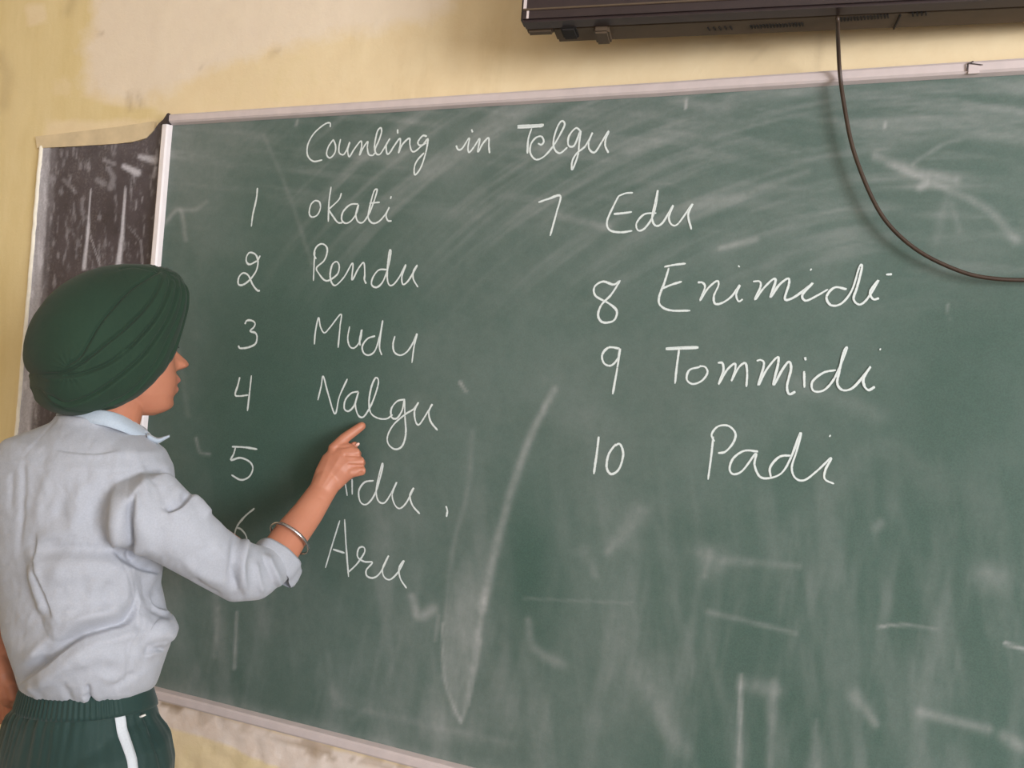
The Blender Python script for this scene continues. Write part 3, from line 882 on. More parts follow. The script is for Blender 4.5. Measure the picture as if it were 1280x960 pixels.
m = MB()
vs = np.concatenate([np.arange(352, 424, 6), np.arange(424, 519, 1.5)])
n = 72
th = np.arange(n) / n * 2 * PI
R = []
for v in vs:
    uf = np.interp(v, [352, 370, 395, 418, 426, 434, 441, 450, 462, 470, 480, 490, 498, 504, 510, 514, 518], [170, 192, 205, 213, 214, 211.5, 212.5, 214, 215.5, 217.5, 217, 215.5, 213, 212, 209, 203, 192])
    ub = np.interp(v, [352, 370, 400, 440, 470, 480, 490, 500, 508, 513, 518], [110, 85, 68, 62, 72, 84, 102, 124, 143, 152, 164])
    wd = np.interp(v, [352, 370, 395, 420, 440, 462, 480, 492, 502, 510, 515, 518], [.035, .056, .068, .071, .069, .066, .060, .054, .046, .038, .030, .020])
    uc = (uf + ub) / 2 + 4
    ca, sa = np.cos(th), np.sin(th)          # cos: fore-aft, sin: lateral
    e = np.where(ca > 0, 2.5, 2.0)
    q = (np.abs(ca) ** e + np.abs(sa) ** e) ** (-1 / e)
    u = np.where(ca > 0, uc + (uf - uc) * ca * q, uc + (uc - ub) * ca * q)
    b = wd * sa * q
    fr = ca > 0.2
    nose = np.interp(v, [424, 430, 437, 444, 449, 453, 456, 459, 462, 465], [0, 2.5, 7.5, 13.5, 18.5, 21.5, 22, 20, 11, 0])
    ns = np.interp(v, [424, 440, 452, 458, 465], [.006, .0080, .0105, .0125, .011])
    wing = np.interp(v, [446, 453, 458, 463], [0, 7, 7, 0])
    lips = np.interp(v, [465, 470, 474, 477, 480, 482, 485, 489, 493, 497], [0, 4, 7, 7, 2.0, 2.0, 6, 5.5, 2, 0])
    chin = np.interp(v, [496, 502, 507, 511, 515], [0, 3.5, 5.5, 3, 0])
    brow = np.interp(v, [420, 425, 429, 433], [0, 2.5, 2, 0])
    eye = np.interp(v, [429, 434, 440, 446], [0, 6, 5, 0])
    u = u + np.where(fr, nose * np.exp(-(b / ns) ** 2) + wing * np.exp(-((np.abs(b) - .0125) / .005) ** 2)
                     + lips * np.exp(-(b / .019) ** 4) + chin * np.exp(-(b / .020) ** 2) + brow * np.exp(-((np.abs(b) - .025) / .018) ** 2)
                     - eye * np.exp(-((np.abs(b) - .029) / .013) ** 2), 0)
    R.append(np.array([head(uu, v, bb) for uu, bb in zip(u, b)]))
m.rings(R)
# neck and trunk core
m.tube([P(128, 478, 1.25), P(124, 505, 1.245), P(118, 530, 1.24), P(112, 560, 1.235)], [.046, .047, .048, .040], 28)
m.tube([head(160, 470, 0), P(140, 530, 1.235)], [.036, .040], 24)
for (cy, a, b) in ((0, 0, 0),):
    pass
m.rings([ring(108, y_, 1.225, ph, a, b, 36) for y_, ph, a, b in ((556, 50, .08, .05), (575, 50, .11, .065), (620, 46, .12, .075), (700, 36, .11, .075), (780, 32, .105, .07), (860, 30, .10, .07), (930, 30, .12, .08), (960, 30, .11, .075))])
# arms
m.tube([S_R, S_R * .5 + E_R * .5, E_R], [.032, .033, .031], 20)
m.tube([S_L, E_L, E_L * .5 + W_L * .5, W_L], [.030, .032, .031, .022], 20)
side_h = P(448, 592, 1.43) - P(412, 563, 1.437)       # across the knuckles
m.tube([E_R, P(345, 697, 1.300), P(364, 668, 1.333), P(385, 641, 1.367), P(402, 615, 1.396), P(411, 600, 1.407)], [.033, .0325, .0305, .0275, .0245, .0250], 24, side=side_h, ratio=.86)


def hp(px, py, d): return P(px, py, d - .021)


# palm
m.tube([hp(403, 611, 1.422), hp(412, 597, 1.430), hp(422, 583, 1.434), hp(430, 574, 1.437)], [.0235, .0300, .0345, .0315], 24, side=side_h, ratio=.58)
# index finger, pointing
m.tube([hp(413, 590, 1.430), hp(418, 560, 1.438), hp(431, 547.5, 1.448), hp(443, 539, 1.457), hp(452, 532.5, 1.462)], [.0120, .0115, .0100, .0092, .0080], 16)
# middle, ring and little fingers curled in the fist
m.tube([hp(421, 585, 1.430), hp(429, 568, 1.432), hp(446, 566, 1.439), hp(447, 567, 1.456), hp(436, 572, 1.462)], [.0115, .0115, .0100, .0085, .0070], 16)
m.tube([hp(426, 592, 1.429), hp(436, 578, 1.429), hp(451, 577, 1.435), hp(452, 578, 1.452), hp(441, 583, 1.460)], [.0115, .0115, .0100, .0085, .0070], 16)
m.tube([hp(424, 600, 1.430), hp(439, 590, 1.428), hp(453, 588, 1.432), hp(453, 588, 1.448), hp(440, 592, 1.456)], [.0115, .0110, .0092, .0078, .0062], 16)
# thumb folded across on the board side, its tip showing under the index finger
m.tube([hp(411, 603, 1.444), hp(419, 580, 1.456), hp(432, 564, 1.459), hp(443, 556.5, 1.458)], [.0125, .0115, .0090, .0072], 16)
# tendons on the back of the hand
# left hand resting at his hip
hl = [(-8, 845, 1.33), (2, 868, 1.315)]
m.tube([W_L, P(8, 842, 1.335), P(10, 862, 1.33)], [.024, .032, .030], 20, side=V0, ratio=.55)
for k, (dx, dy) in enumerate(((8, 0), (3, 5), (-3, 8), (-9, 8))):
    m.tube([P(4 + dx * .6, 858 + dy * .4, 1.33 + .006 * k), P(7 + dx, 878 + dy, 1.33 + .006 * k), P(5 + dx, 893 + dy, 1.335 + .006 * k)], [.0085, .0078, .0064], 12)
m.tube([P(4, 845, 1.32), P(14, 858, 1.31), P(17, 872, 1.31)], [.0105, .009, .007], 12)
# legs down to the shoes
def leg_pts(sgn):
    f, r = facing(30)
    hip = P(108, 935, 1.225); top = hip + r * .075 * sgn
    foot = np.array([top[0] + r[0] * .02 * sgn, top[1] + r[1] * .02 * sgn, .07])
    knee = (top * .47 + foot * .53) + f * .02
    return top, knee, foot


for sg in (1, -1):
    t_, k_, f_ = leg_pts(sg); m.tube([t_, k_, f_], [.065, .045, .032], 20)
me = voxel(m.mesh('body'), 0.0021, 3, .5)
cc = get_co(me); qx, qy, _ = proj(cc)
bb = (cc - HC) @ RH
fh = (cc - HC) @ FH
lip = np.exp(-(((qy - 480) / 9.0) ** 4)) * np.exp(-(bb / .019) ** 4) * (fh > .07) * (qx > 200)
add_attr(me, 'lip', lip * .85)
# crease, tendons and finger gaps on the pointing hand
no = get_no(me)
D_h = np.zeros(len(cc))
sel = (qx > 385) & (qx < 475) & (qy > 510) & (qy < 640)
face_cam = np.clip(-(no @ (ray(425, 580) / np.linalg.norm(ray(425, 580)))), 0, 1)
for pl, wd, am in (([(404, 606), (424, 572)], 2.0, .0007), ([(408, 608), (431, 580)], 2.0, .0006), ([(399, 604), (412, 570)], 2.2, .0006),
                   ([(432, 569), (456, 570)], 1.5, -.0022), ([(436, 581), (459, 583)], 1.5, -.0022), ([(420, 560), (436, 558), (450, 552)], 1.5, -.0018),
                   ([(448, 595), (451, 591)], 2.2, -.0025), ([(400, 622), (413, 630)], 2, -.0006)):
    d, _, _ = dist_poly(qx, qy, np.array(pl, float)); D_h += am * np.exp(-(d / wd) ** 2)
cc = cc + no * (D_h * sel * face_cam)[:, None]
set_co(me, cc)
body = link('body', me, MT['skin'], person)
# fingernail on the thumb, brow and lashes, eyes
for nm, (a, b, d), r_ in (('thumbnail', (447, 555.5, 1.4315), .0036),):
    m = MB(); t_ = P(*(450, 553, 1.46)) - P(*(440, 560, 1.46)); t_ /= np.linalg.norm(t_)
    v_ = ray(a, b) / np.linalg.norm(ray(a, b)); s_ = np.cross(t_, v_)
    m.ellipsoid(P(a, b, d), [t_ * r_ * 1.2, s_ * r_ * .8, v_ * .0014], 12, 8)
    o = m.build(nm, MT['nail'], body); o['label'] = 'pale thumbnail'
for sg in (1, -1):
    m = MB(); c = head(216, 437, 0) + RH * .029 * sg - FH * .0145
    m.ellipsoid(c, [FH * .0105, RH * .0115, UPZ * .0105], 16, 10); o = m.build('eye', MT['eye'], person)
    m = MB(); c2 = c + FH * .0085; m.ellipsoid(c2, [FH * .003, RH * .005, UPZ * .005], 12, 8); m.build('iris', MT['hair'], o)
    m = MB(); m.tube([c + FH * .0105 + RH * sg * q_ + UPZ * (.004 + z_) for q_, z_ in ((-.011, -.001), (-.004, .002), (.004, .002), (.012, -.001))], [.0008, .0012, .0014, .0008], 8)
    m.build('eyelash', MT['hair'], o)
    m = MB(); m.tube([head(217, 427, 0) + RH * sg * q_ - FH * f_ + UPZ * z_ for q_, f_, z_ in ((.010, .0, -.001), (.022, .001, .002), (.034, .006, .001), (.042, .014, -.004))], [.0018, .0030, .0026, .0012], 8)
    m.build('eyebrow', MT['hair'], person)

# ---------- turban
TC = (128, 432)
outl = np.array([(233, 358), (228, 346), (215, 337), (196, 332), (172, 330.5), (145, 331), (118, 336), (92, 346), (68, 361), (48, 382), (34, 404), (27, 425), (26, 445), (31, 462), (38, 474),
                 (40, 486), (47, 500), (58, 511), (75, 517), (100, 517), (125, 512), (150, 502), (172, 489), (190, 472), (205, 455), (217, 438), (224, 420), (229, 402), (234, 385), (235, 370)], float)
oa = np.arctan2(outl[:, 1] - TC[1], outl[:, 0] - TC[0]); orr = np.hypot(outl[:, 0] - TC[0], outl[:, 1] - TC[1])
od = np.argsort(oa); oa, orr = oa[od], orr[od]
oa3 = np.concatenate([oa - 2 * PI, oa, oa + 2 * PI]); or3 = np.tile(orr, 3)
NTH, NPS = 540, 330
TH, PS = np.meshgrid(np.arange(NTH) / NTH * 2 * PI - PI, np.linspace(-PI / 2, PI / 2, NPS))
rad = np.interp(TH, oa3, or3)
k_ = np.exp(-np.arange(-9, 10) ** 2 / 20.); k_ /= k_.sum()
rr = np.interp(np.arange(NTH) / NTH * 2 * PI - PI, oa3, or3); rr = np.convolve(np.concatenate([rr[-9:], rr, rr[:9]]), k_, 'valid'); rad = np.broadcast_to(rr, TH.shape)
low = smooth01((np.sin(TH) * 1.0 + .15) / .6)           # lower half is boxier so it wraps the head
ex = 0.92 - 0.36 * low
lam = np.abs(np.cos(PS)) ** ex; mu = np.sign(np.sin(PS)) * np.abs(np.sin(PS)) ** (0.98 - .28 * low)
SHR = 0.955
U = TC[0] + rad * lam * np.cos(TH) * SHR; Vv = TC[1] + rad * lam * np.sin(TH)
BW = 0.098
# folds of the wrapping, in side-view pixels: (points, height mm, reach px)
folds = [([(196, 343), (187, 346), (165, 357), (141, 372), (108, 405), (92, 430), (80, 447), (60, 460)], 3.2, 15),
         ([(200, 343), (192, 352), (170, 382), (140, 410), (110, 433), (85, 452), (62, 466), (38, 470)], 3.6, 15),
         ([(208, 346), (200, 362), (180, 395), (155, 423), (122, 450), (88, 465), (60, 470), (36, 470)], 3.8, 16),
         ([(214, 348), (208, 368), (190, 405), (160, 442), (125, 472), (95, 492), (65, 502), (42, 488)], 3.8, 16),
         ([(220, 350), (217, 372), (208, 400), (186, 440), (160, 475), (140, 494), (115, 503)], 3.2, 15),
         ([(227, 354), (227, 380), (222, 408), (212, 430), (196, 450)], 2.4, 12),
         ([(204, 334), (196, 338), (188, 345), (178, 343), (160, 338), (140, 341)], 2.2, 10),
         ([(30, 468), (50, 474), (75, 470), (95, 455)], -2.0, 7), ([(38, 480), (60, 500), (95, 508), (130, 500)], 2.0, 10),
         ([(86, 447), (80, 458), (66, 466)], -2.0, 3)]
u0 = TC[0] + rad * lam * np.cos(TH); v0 = Vv
Hh = np.zeros(TH.shape)
for pl, am, rc in folds:
    d, sg, t = dist_poly(u0, v0, catmull(pl, 5))
    side = -sg                                       # positive = below / in front of the edge
    env = smooth01(t / .10) * smooth01((1 - t) / .06) * .85 + .15
    if am > 0:
        Hh += 1.15 * am * env * np.where(side < 0, smooth01((side + 2.6) / 2.6) * 1.0, np.exp(-side / rc)) * (d < 60)
        Hh -= am * 1.0 * env * np.exp(-((side + 2.2) / 2.0) ** 2)
    else:
        Hh += am * np.exp(-(d / rc) ** 2)
# knot dimple at the front top, small gathers fanning from it and from the nape
d1 = np.hypot(u0 - 196, v0 - 341); a1 = np.arctan2(v0 - 341, u0 - 196)
Hh -= 3.0 * np.exp(-(d1 / 6) ** 2)
Hh += .9 * np.sin(a1 * 13) * np.exp(-(d1 / 26) ** 2) * smooth01(d1 / 5)
d2 = np.hypot(u0 - 66, v0 - 460); a2 = np.arctan2(v0 - 460, u0 - 66)
Hh += .5 * np.sin(a2 * 17) * np.exp(-(d2 / 22) ** 2) * smooth01(d2 / 6)
Hh += 1.6 * (fbm(u0 / 30 + v0 / 45, v0 / 40, 3) - .5) + .5 * (fbm(u0 / 6, v0 / 12, 5) - .5)
pts = np.zeros(TH.shape + (3,))
rv = np.stack([(U - 640) / F, -(Vv - 480) / F, -np.ones_like(U)], -1) @ RM.T
dd = ((HC - CAM) @ RH) / (rv @ RH)
pts = CAM + rv * dd[..., None] + RH * (mu * BW)[..., None]
# taper the width toward the crown and the front
cen = CAM + ray(*TC) * (((HC - CAM) @ RH) / (ray(*TC) @ RH))
nb = RH * (mu * 1.0)[..., None] + (pts - cen - RH * (mu * BW)[..., None]) / 0.12
nb /= np.linalg.norm(nb, axis=-1)[..., None] + 1e-9
pts = pts + nb * (Hh * .001)[..., None]
V = pts.reshape(-1, 3); Fc = []
for j in range(NPS - 1):
    for i in range(NTH):
        a = j * NTH + i; b = j * NTH + (i + 1) % NTH; Fc.append((a, b, b + NTH, a + NTH))
me = bpy.data.meshes.new('turban'); me.from_pydata(V.tolist(), [], Fc)
bm = bmesh.new(); bm.from_mesh(me); bmesh.ops.remove_doubles(bm, verts=bm.verts[:], dist=.00005); bmesh.ops.recalc_face_normals(bm, faces=bm.faces[:]); bm.to_mesh(me); bm.free()
turban = link('turban', me, MT['turban'], person)

# ---------- shirt
m = MB()
m.rings([ring(*a) for a in (
    (120, 520, 1.236, 44, .052, .054), (119, 530, 1.235, 46, .060, .058), (114, 543, 1.232, 48, .094, .070), (108, 556, 1.230, 50, .126, .084), (104, 576, 1.228, 50, .143, .096),
    (103, 610, 1.226, 47, .146, .104), (104, 650, 1.224, 42, .138, .106), (101, 690, 1.222, 38, .133, .103), (100, 725, 1.220, 35, .130, .100),
    (105, 755, 1.218, 33, .132, .103), (111, 790, 1.217, 32, .134, .106), (111, 815, 1.216, 31, .126, .098), (111, 834, 1.215, 30, .121, .091, 48, 2.3, .08), (111, 848, 1.214, 30, .116, .087, 48, 2.3, .16), (111, 859, 1.214, 30, .111, .082, 48, 2.3, .2), (111, 865, 1.214, 30, .101, .073, 48, 2.3, .2))])
# right sleeve
m.tube([P(112, 640, 1.24), P(152, 634, 1.188), P(187, 640, 1.150), P(222, 665, 1.160), P(258, 691, 1.190), P(294, 713, 1.230), P(318, 718, 1.256)], [.034, .052, .061, .052, .046, .044, .042], 32)
m.tube([P(296, 711, 1.235), P(322, 715, 1.265), P(340, 705, 1.29)], [.046, .043, .038], 28)
m.tube([P(262, 700, 1.195), P(300, 722, 1.24), P(318, 722, 1.26)], [.040, .040, .036], 28)
# left sleeve
m.tube([P(60, 590, 1.28), P(20, 600, 1.325), P(-20, 660, 1.37), P(-48, 715, 1.39)], [.062, .056, .054, .050], 28)
m.ellipsoid(P(186, 786, 1.215), [XV * .040, V0 * .06, UPZ * .030])
me = voxel(m.mesh('shirt'), 0.0024, 22, .5)
cc = get_co(me); no = get_no(me); qx, qy, qd = proj(cc)
vd = cc - CAM; vd /= np.linalg.norm(vd, axis=1)[:, None]
fc = smooth01((-(no * vd).sum(1) + .15) / .5)
sf = [  # (points, width px, height mm, kind) kind 0 ridge/valley, 1 step (overhang above the line), 2 step below
    ([(48, 700), (55, 690), (90, 688), (140, 690), (165, 702)], 9, -4.5, 0), ([(40, 672), (80, 668), (140, 672)], 10, 2.5, 0), ([(45, 700), (50, 735), (62, 770)], 8, 5.5, 0),
    ([(62, 715), (100, 712), (150, 716)], 16, 4.5, 0),
    ([(160, 620), (163, 650), (168, 690)], 7, -5.5, 0), ([(146, 612), (146, 650), (150, 690)], 8, 4.5, 0), ([(178, 625), (184, 670), (190, 700)], 9, 3.0, 0),
    ([(140, 690), (155, 700), (172, 707), (200, 714)], 4, -6.0, 0), ([(168, 703), (163, 690)], 5, -4, 0),
    ([(20, 856), (60, 826), (100, 796), (135, 785), (160, 776), (168, 752), (160, 728)], 4.0, -8.0, 0), ([(20, 838), (60, 806), (100, 776), (135, 768), (155, 760)], 9, 6.0, 0), ([(30, 866), (70, 840), (110, 808), (150, 796), (178, 780)], 8, 4.0, 0),
    ([(40, 840), (65, 800), (90, 778)], 6, -3.5, 0), ([(60, 780), (85, 765), (110, 760)], 8, 2.5, 0), ([(150, 800), (180, 790), (215, 780)], 9, 3.5, 0), ([(178, 812), (195, 802), (215, 800)], 4, -2.5, 0),
    ([(185, 760), (200, 770), (210, 780)], 5, -2.5, 0), ([(190, 745), (205, 720)], 5, -2, 0),
    ([(214, 637), (228, 632), (237, 618)], 3.5, -6.5, 0), ([(238, 616), (250, 630), (262, 648)], 6, 5.0, 0), ([(200, 634), (216, 637)], 4, -2.5, 0),
    ([(195, 570), (215, 600), (230, 625)], 8, 2.5, 0), ([(180, 580), (200, 610), (212, 640)], 5, -1.8, 0), ([(165, 560), (180, 600), (185, 640)], 6, 1.6, 0),
    ([(310, 665), (300, 700), (306, 735), (312, 750)], 5, 4.0, 0), ([(298, 660), (290, 700), (290, 740)], 6, -4.0, 0), ([(318, 690), (330, 710), (344, 732)], 5, -6.0, 0),
    ([(240, 722), (260, 738), (280, 748)], 5, -3.0, 0), ([(225, 700), (255, 720), (285, 730)], 7, 2.5, 0), ([(266, 680), (285, 700), (300, 705)], 7, 1.5, 0), ([(330, 745), (325, 728), (318, 700)], 4, 2.5, 0),
    ([(130, 600), (118, 640), (112, 680)], 8, -1.8, 0), ([(105, 600), (95, 640), (88, 672)], 8, 2.0, 0), ([(85, 610), (70, 650)], 7, -1.6, 0), ([(70, 560), (60, 600), (40, 660)], 8, 1.4, 0),
    ([(30, 565), (28, 620), (24, 700)], 4, -1.6, 0), ([(14, 585), (12, 640)], 4, -1.2, 0), ([(150, 560), (140, 600)], 8, 1.2, 0),
    ([(134, 720), (128, 760)], 5, -2.0, 0), ([(120, 720), (112, 765)], 6, 1.6, 0), ([(95, 830), (120, 818), (150, 822)], 8, 2.6, 0), ([(110, 850), (112, 872), (118, 884)], 3.5, -4.0, 0), ([(80, 845), (90, 880)], 5, -2, 0),
    ([(140, 858), (155, 848), (170, 838)], 5, -2.4, 0), ([(40, 850), (50, 880)], 5, 1.6, 0), ([(160, 815), (158, 850)], 3, -1.2, 0), ([(125, 842), (150, 850)], 6, 2, 0)]
H = np.zeros(len(cc))
for pl, am, so in (([(42, 692), (90, 684), (140, 688), (162, 706), (168, 750), (150, 770), (100, 785), (72, 790), (52, 745)], 13, 24),
                   ([(40, 858), (70, 836), (112, 806), (160, 796), (196, 800), (190, 850), (110, 868)], 5, 22), ([(150, 596), (162, 640), (160, 684), (146, 690), (134, 640), (140, 600)], 3.5, 16),
                   ([(168, 715), (200, 722), (205, 750), (190, 762), (172, 750)], -3.5, 14), ([(176, 775), (215, 768), (235, 790), (210, 808), (180, 800)], 5, 18)):
    H += am * poly_mask(qx, qy, pl, so)
for pl, wd, am, kd in sf:
    if pl[0] in ((20, 856), (140, 690), (214, 637), (318, 690)):
        continue
    am *= 1.5
    d, sg, t = dist_poly(qx, qy, catmull(pl, 5))
    env = smooth01(t / .22) * smooth01((1 - t) / .22) * .85 + .15
    H += am * env * np.exp(-(d / wd) ** 2)
for pl, am, wu, wl in (([(14, 862), (40, 842), (62, 826), (100, 797), (135, 785), (158, 777), (167, 757), (163, 730)], 8.5, 15, 26),
                       ([(138, 684), (150, 697), (163, 705), (180, 712), (204, 716)], 8.0, 12, 16), ([(206, 640), (222, 635), (232, 626), (237, 616)], 6.5, 9, 16),
                       ([(330, 690), (337, 705), (345, 722), (350, 738)], -5.0, 7, 10), ([(48, 660), (52, 700), (66, 740), (76, 775)], -3.2, 20, 16),
                       ([(172, 612), (168, 650), (170, 690), (176, 704)], -6.5, 11, 12), ([(104, 866), (110, 872), (120, 880)], 2.0, 4, 6), ([(176, 818), (190, 812), (206, 812)], 4, 6, 9),
                       ([(306, 668), (298, 700), (300, 740)], -4.5, 10, 9), ([(190, 742), (196, 756), (212, 764)], 4, 8, 8), ([(60, 560), (110, 566), (150, 562)], 1.4, 9, 12)):
    d, sg, t = dist_poly(qx, qy, catmull(pl, 6))
    env = smooth01(t / .25) * smooth01((1 - t) / .2)
    am *= 1.25
    H += am * env * np.where(sg < 0, -np.exp(-(sg / wu) ** 2), -1 + 1.6 * smooth01(sg / 3.5)) * np.where(sg > 0, np.exp(-(sg / wl) ** 2), 1) * (d < 70)
# broad soft swells and fine crumples of loose cotton
H += 5.0 * (fbm(qx / 70 + 3, qy / 55, 15, 3) - .5) + 4.2 * (fbm(qx / 24 + qy / 50, qy / 30 - qx / 60, 18, 3) - .5) + 1.3 * (fbm(qx / 9, qy / 14 + qx / 30, 23, 2) - .5)
# side seam: two thin raised rows
for pl in ([(150, 703), (157, 725), (165, 755), (167, 780), (158, 800), (156, 830), (158, 866)], [(157, 700), (163, 725), (171, 752), (173, 780), (164, 800), (162, 830), (164, 866)]):
    d, _, _ = dist_poly(qx, qy, catmull(pl, 5)); H -= .8 * np.exp(-(d / 1.3) ** 2)
# yoke seam across the shoulders and armhole seam
for pl in ([(30, 578), (90, 588), (150, 590), (185, 580)], [(176, 556), (163, 590), (158, 630), (162, 680)], [(70, 522), (50, 545), (30, 570)]):
    d, _, _ = dist_poly(qx, qy, catmull(pl, 5)); H -= .6 * np.exp(-(d / 1.5) ** 2)
cc = cc + no * (H * .001 * fc)[:, None]
set_co(me, cc)
shirt = link('shirt', me, MT['shirt'], person)

# rolled cuff on the right sleeve
ax = W_R - P(340, 706, 1.29); ax /= np.linalg.norm(ax)
c0 = P(336, 712, 1.283); c1 = P(351, 694, 1.303)
sd = P(366, 728, 1.29) - P(343, 667, 1.29); sd = sd - ax * (sd @ ax); sd /= np.linalg.norm(sd); s2_ = np.cross(ax, sd)
m = MB(); R = []; n = 48; t = np.arange(n) / n * 2 * PI
for off, rr_, rr2 in ((0.0, .0405, .034), (.006, .0435, .037), (.018, .0435, .0375), (.030, .0425, .037), (.034, .0410, .036), (.033, .0390, .034), (.022, .0375, .0325), (.004, .0360, .031)):
    wob = 1 + .03 * np.sin(3 * t + off * 90) + .02 * np.sin(7 * t + 1)
    point = .010 * np.exp(-((np.abs(((t) + PI) % (2 * PI) - PI)) / .28) ** 2)
    R.append(c0 + ax * off + np.outer(np.cos(t) * (rr_ * wob + point), sd) + np.outer(np.sin(t) * rr2 * wob, s2_))
m.rings(R, cap=False); b0 = len(R) * n
me = m.mesh('cuff'); cuff = link('cuff', me, MT['shirt'], shirt)
cuff['label'] = 'rolled up right cuff'

# collar: stand, fold and falling leaf
ct = [(74, 516), (88, 514.5), (108, 513.5), (130, 514), (150, 519), (168, 528), (184, 540)]
cb_ = [(74, 522), (90, 526), (110, 528), (135, 533), (158, 541), (176, 549), (192, 553)]
ctr = P(118, 528, 1.24)
TP = catmull(ct, 5); BP = catmull(cb_, 5); K = len(TP)
V = []; rows = 6
fN, rN = facing(46)
for i in range(K):
    s = i / (K - 1)
    dep = 1.235 - .050 * math.sin(PI * min(1, s * 1.05 + .05)) + .012 * s
    a = P(TP[i][0], TP[i][1], dep); b = P(BP[i][0], BP[i][1], dep - .007)
    inn = P(TP[i][0] + (2 if s < .5 else -2), TP[i][1] + 13, dep + .012)
    out = (a - ctr); out[2] = 0; out /= np.linalg.norm(out)
    V += [inn, a - out * .003, a + UPZ * .0015, a + out * .003, (a + b) / 2 + out * .005, b + out * .003, b + out * .0005 - UPZ * .0012, (a + b) / 2 + out * .001]
m = MB(); m.rings([np.array(V[i * 8:(i + 1) * 8]) for i in range(K)])
# far side of the collar closing round the neck
fs = [(184, 541, 1.243), (178, 534, 1.270), (150, 522, 1.288), (110, 514, 1.290), (82, 512, 1.268), (74, 517, 1.238)]
q = catmull([P(*a) for a in fs], 5)
R = []
for i in range(len(q)):
    out = q[i] - ctr; out[2] = 0; out /= np.linalg.norm(out)
    R.append(np.array([q[i] - out * .002 - UPZ * .014, q[i] - out * .002 + UPZ * .001, q[i] + out * .002 + UPZ * .001, q[i] + out * .008 - UPZ * .013]))
m.rings(R)
col = m.build('collar', MT['collar'], shirt); col['label'] = 'pale blue turned down collar'
m = MB()
q = catmull([(184, 546), (196, 551), (205, 548), (212, 545)], 4); n = len(q)
m.rings([np.array([P(a, b - hh, 1.235), P(a, b - hh * .2, 1.228), P(a, b + hh * .9, 1.233), P(a, b + .2, 1.238)]) for (a, b), hh in zip(q, np.linspace(5.5, 1.6, n))])
o = m.build('collar_point', MT['collar'], shirt); o['label'] = 'collar tip jutting out toward the board'

# ---------- bangle
bc = P(362, 673, 1.324); bx = P(377, 701, 1.324) - P(345, 652, 1.324); bx = bx - ax * (bx @ ax) * .8; bx /= np.linalg.norm(bx)
by = np.cross(ax, bx); by /= np.linalg.norm(by)
m = MB(); R = []; t = np.arange(64) / 64 * 2 * PI
for k in range(65):
    a = t[k % 64]; c = bc + bx * .0385 * math.cos(a) + by * .0365 * math.sin(a); o_ = (c - bc) / np.linalg.norm(c - bc)
    R.append(np.array([c + o_ * .0016 * math.cos(x) + ax * .0028 * math.sin(x) for x in np.arange(10) / 10 * 2 * PI]))
m.rings(R, cap=False)
bang = m.build('bangle', MT['steel'], person); bang['label'] = 'polished steel bangle'

# ---------- trousers
m = MB()
m.rings([ring(*a) for a in ((108, 858, 1.215, 30, .098, .072, 48, 2.3, .2), (108, 870, 1.215, 30, .107, .081, 48, 2.3, .2), (106, 889, 1.216, 30, .119, .092, 48, 2.3, .15), (105, 930, 1.218, 30, .130, .104), (104, 960, 1.220, 30, .134, .108), (104, 1000, 1.222, 30, .132, .106), (104, 1030, 1.224, 30, .12, .09))])
for sg in (1, -1):
    t_, k_, f_ = leg_pts(sg)
    k2 = k_.copy(); f2 = f_.copy(); f2[2] = .09
    m.tube([t_, t_ * .5 + k_ * .5, k_, f2], [.088, .080, .068, .056], 28)
me = voxel(m.mesh('trousers'), 0.004, 5, .5)
cc = get_co(me); no = get_no(me); qx, qy, qd = proj(cc)
f30, r30 = facing(30); cen2 = P(108, 900, 1.216)
an = np.arctan2((cc - cen2) @ f30, (cc - cen2) @ r30)
fade = smooth01((qy - 888) / 8) * np.exp(-np.clip(qy - 900, 0, None) / 55.)
H = fade * (4.0 * (fbm(an * 9, np.clip(qy, 0, 2000) / 120, 31, 3) - .5) * 2 + 1.6 * np.sin(an * 38 + 2 * np.sin(an * 7)))
H += 3 * (fbm(an * 4, qy / 90, 37, 3) - .5) * smooth01((qy - 900) / 30)
side_f = ((cc - cen2) @ r30) > 0
d, sg_, _ = dist_poly(qx, qy, catmull([(186, 905), (190, 925), (200, 950), (206, 980)], 5)); H -= 4 * np.exp(-(d / 2.2) ** 2) * side_f * (qy > 880)
cc = cc + no * (H * .001)[:, None]
set_co(me, cc)
trou = link('trousers', me, MT['trouser'], person)
# elastic waistband with narrow gathers
m = MB(); n = 420; t = np.arange(n) / n * 2 * PI; R = []
gath = (1 - smooth01((np.sin(t + .35)) / .3))            # gathered round the back, plain toward the front
for (yy, a, b, g) in ((855, .1015, .0765, 0), (856, .1065, .0815, .2), (862, .1090, .0835, 1), (869, .1110, .0855, .8), (878, .1145, .0885, 1), (883, .1155, .0895, .2), (884, .1120, .0860, 0)):
    c = P(108.5, yy, 1.2155); q = (np.abs(np.cos(t)) ** 2.3 + np.abs(np.sin(t)) ** 2.3) ** (-1 / 2.3)
    wv = .0013 * g * np.sin(t * 84) * gath
    R.append(c + np.outer(np.cos(t) * (q * a + wv), r30) + np.outer(np.sin(t) * (q * b + wv), f30))
    R[-1][:, 2] -= .2 * ((R[-1] - c) @ V0)
m.rings(R, cap=False)
wb = m.build('waistband', MT['trouser'], trou)

bvh = BVHTree.FromPolygons([tuple(c) for c in cc], [tuple(p.vertices) for p in me.polygons])


def on_trousers(p3, outdir, off):
    h = bvh.ray_cast(Vector(p3 + outdir * .3), Vector(-outdir), .6)
    return (np.array(h[0]) if h[0] is not None else p3) + outdir * off


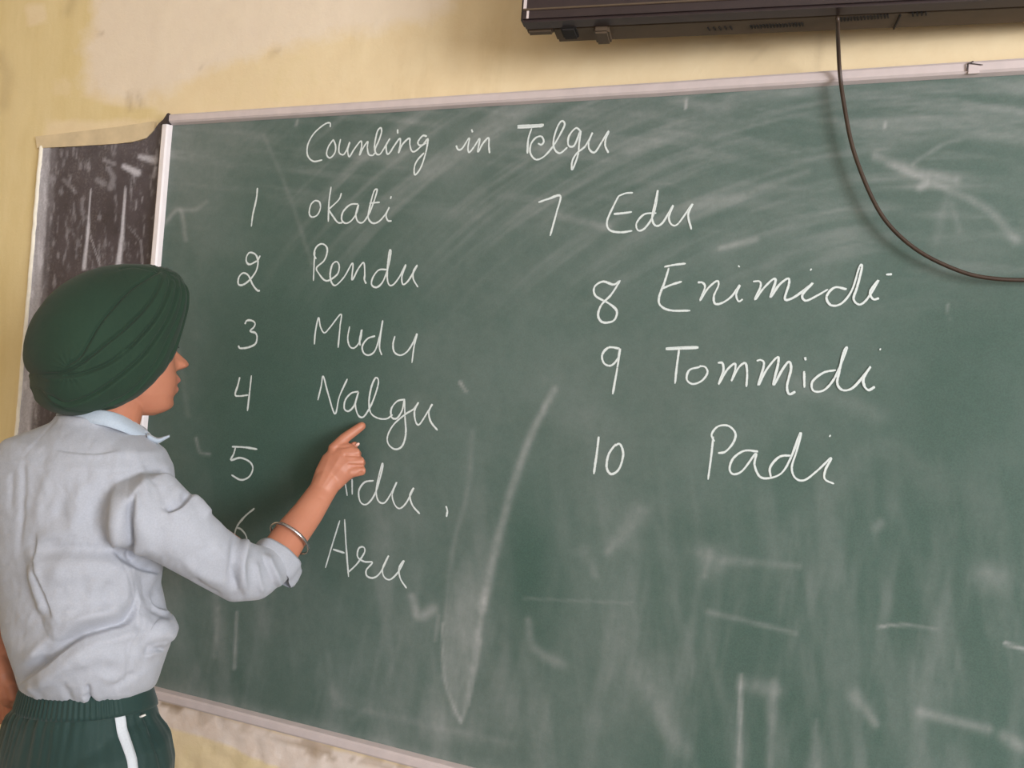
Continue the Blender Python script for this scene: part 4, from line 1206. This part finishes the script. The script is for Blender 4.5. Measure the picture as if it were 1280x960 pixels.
# pale side stripe down the right leg, laid on the cloth
dirs = (r30 + f30 * .15); dirs /= np.linalg.norm(dirs)
t_, k_, f_ = leg_pts(1)
top = P(155, 903, 1.12); 
V = []; zs_ = np.concatenate([np.linspace(top[2], top[2] - .12, 22), np.linspace(top[2] - .14, .11, 30)])
leg_axis = lambda z: np.interp(z, [f_[2], k_[2], t_[2], 3], [0, 1, 2, 2])
base = cen2.copy()
for z in zs_:
    fr_ = (t_[2] - z) / (t_[2] - f_[2]); fr_ = max(0, fr_)
    ctr_ = np.array([base[0], base[1], z]) if z > t_[2] else np.array([t_[0] + (f_[0] - t_[0]) * fr_, t_[1] + (f_[1] - t_[1]) * fr_, z])
    for s in (-1, -.33, .33, 1):
        V.append(on_trousers(ctr_ + f30 * (-0.016 + s * .0068 + (top[2] - z) * .05 if z > t_[2] - .1 else -0.012 + s * .0068), r30, .0012))
Fc = [(i * 4 + k, i * 4 + k + 1, i * 4 + k + 5, i * 4 + k + 4) for i in range(len(zs_) - 1) for k in range(3)]
o = link_mesh('side_stripe', V, Fc, MT['stripe'], trou); o['label'] = 'pale grey stripe down the right leg'
sm_ = o.modifiers.new('s', 'SOLIDIFY'); sm_.thickness = .0012; sm_.offset = 0
# small white tag near the waistband
m = MB(); c = P(175.5, 895.5, 1.16); rr_ = ray(175.5, 895.5)
h = bvh.ray_cast(Vector(CAM), Vector(rr_).normalized(), 3); c = np.array(h[0]) if h[0] is not None else c
nn_ = np.array(h[1]) if h[0] is not None else -V0
e1 = P(179, 894, 1.16) - P(172, 897, 1.16); e1 /= np.linalg.norm(e1); e2 = np.cross(nn_, e1); e2 /= np.linalg.norm(e2)
m.rings([np.array([c + nn_ * z + e1 * x * .0036 + e2 * y * .0013 for x, y in ((-1, -1), (1, -1), (1, 1), (-1, 1))]) for z in (-.001, .0075)])
o = m.build('cloth_tag', MT['eye'], trou, False); o['label'] = 'tiny white tag'
# shoes
for sg in (1, -1):
    t_, k_, f_ = leg_pts(sg); fx = f30
    def sp(a, b, z): return np.array([f_[0], f_[1], 0]) + fx * a + r30 * b + UPZ * z
    prof = [(-.062, .020, .02, .060), (-.055, .030, .014, .075), (-.02, .034, .012, .082), (.02, .035, .012, .070), (.06, .040, .012, .055), (.11, .042, .012, .042), (.145, .034, .013, .030), (.16, .018, .016, .024)]
    m = MB(); R = []
    for a, hw, z0, z1 in prof:
        t = np.arange(20) / 20 * 2 * PI
        R.append(np.array([sp(a, hw * math.cos(x), max(z0, z0 + (z1 - z0) * (.35 + .65 * math.sin(x)))) for x in t]))
    m.rings(R); sh = m.build('shoe', MT['shoe'], person)
    m = MB(); m.rings([np.array([sp(a, hw, z) for a, hw in [(-.066, 0), (-.056, .032), (0, .036), (.06, .042), (.11, .044), (.15, .034), (.165, 0), (.15, -.034), (.11, -.044), (.06, -.042), (0, -.036), (-.056, -.032)]]) for z in (0.0, .014)])
    m.build('sole', MT['sole'], sh, False)
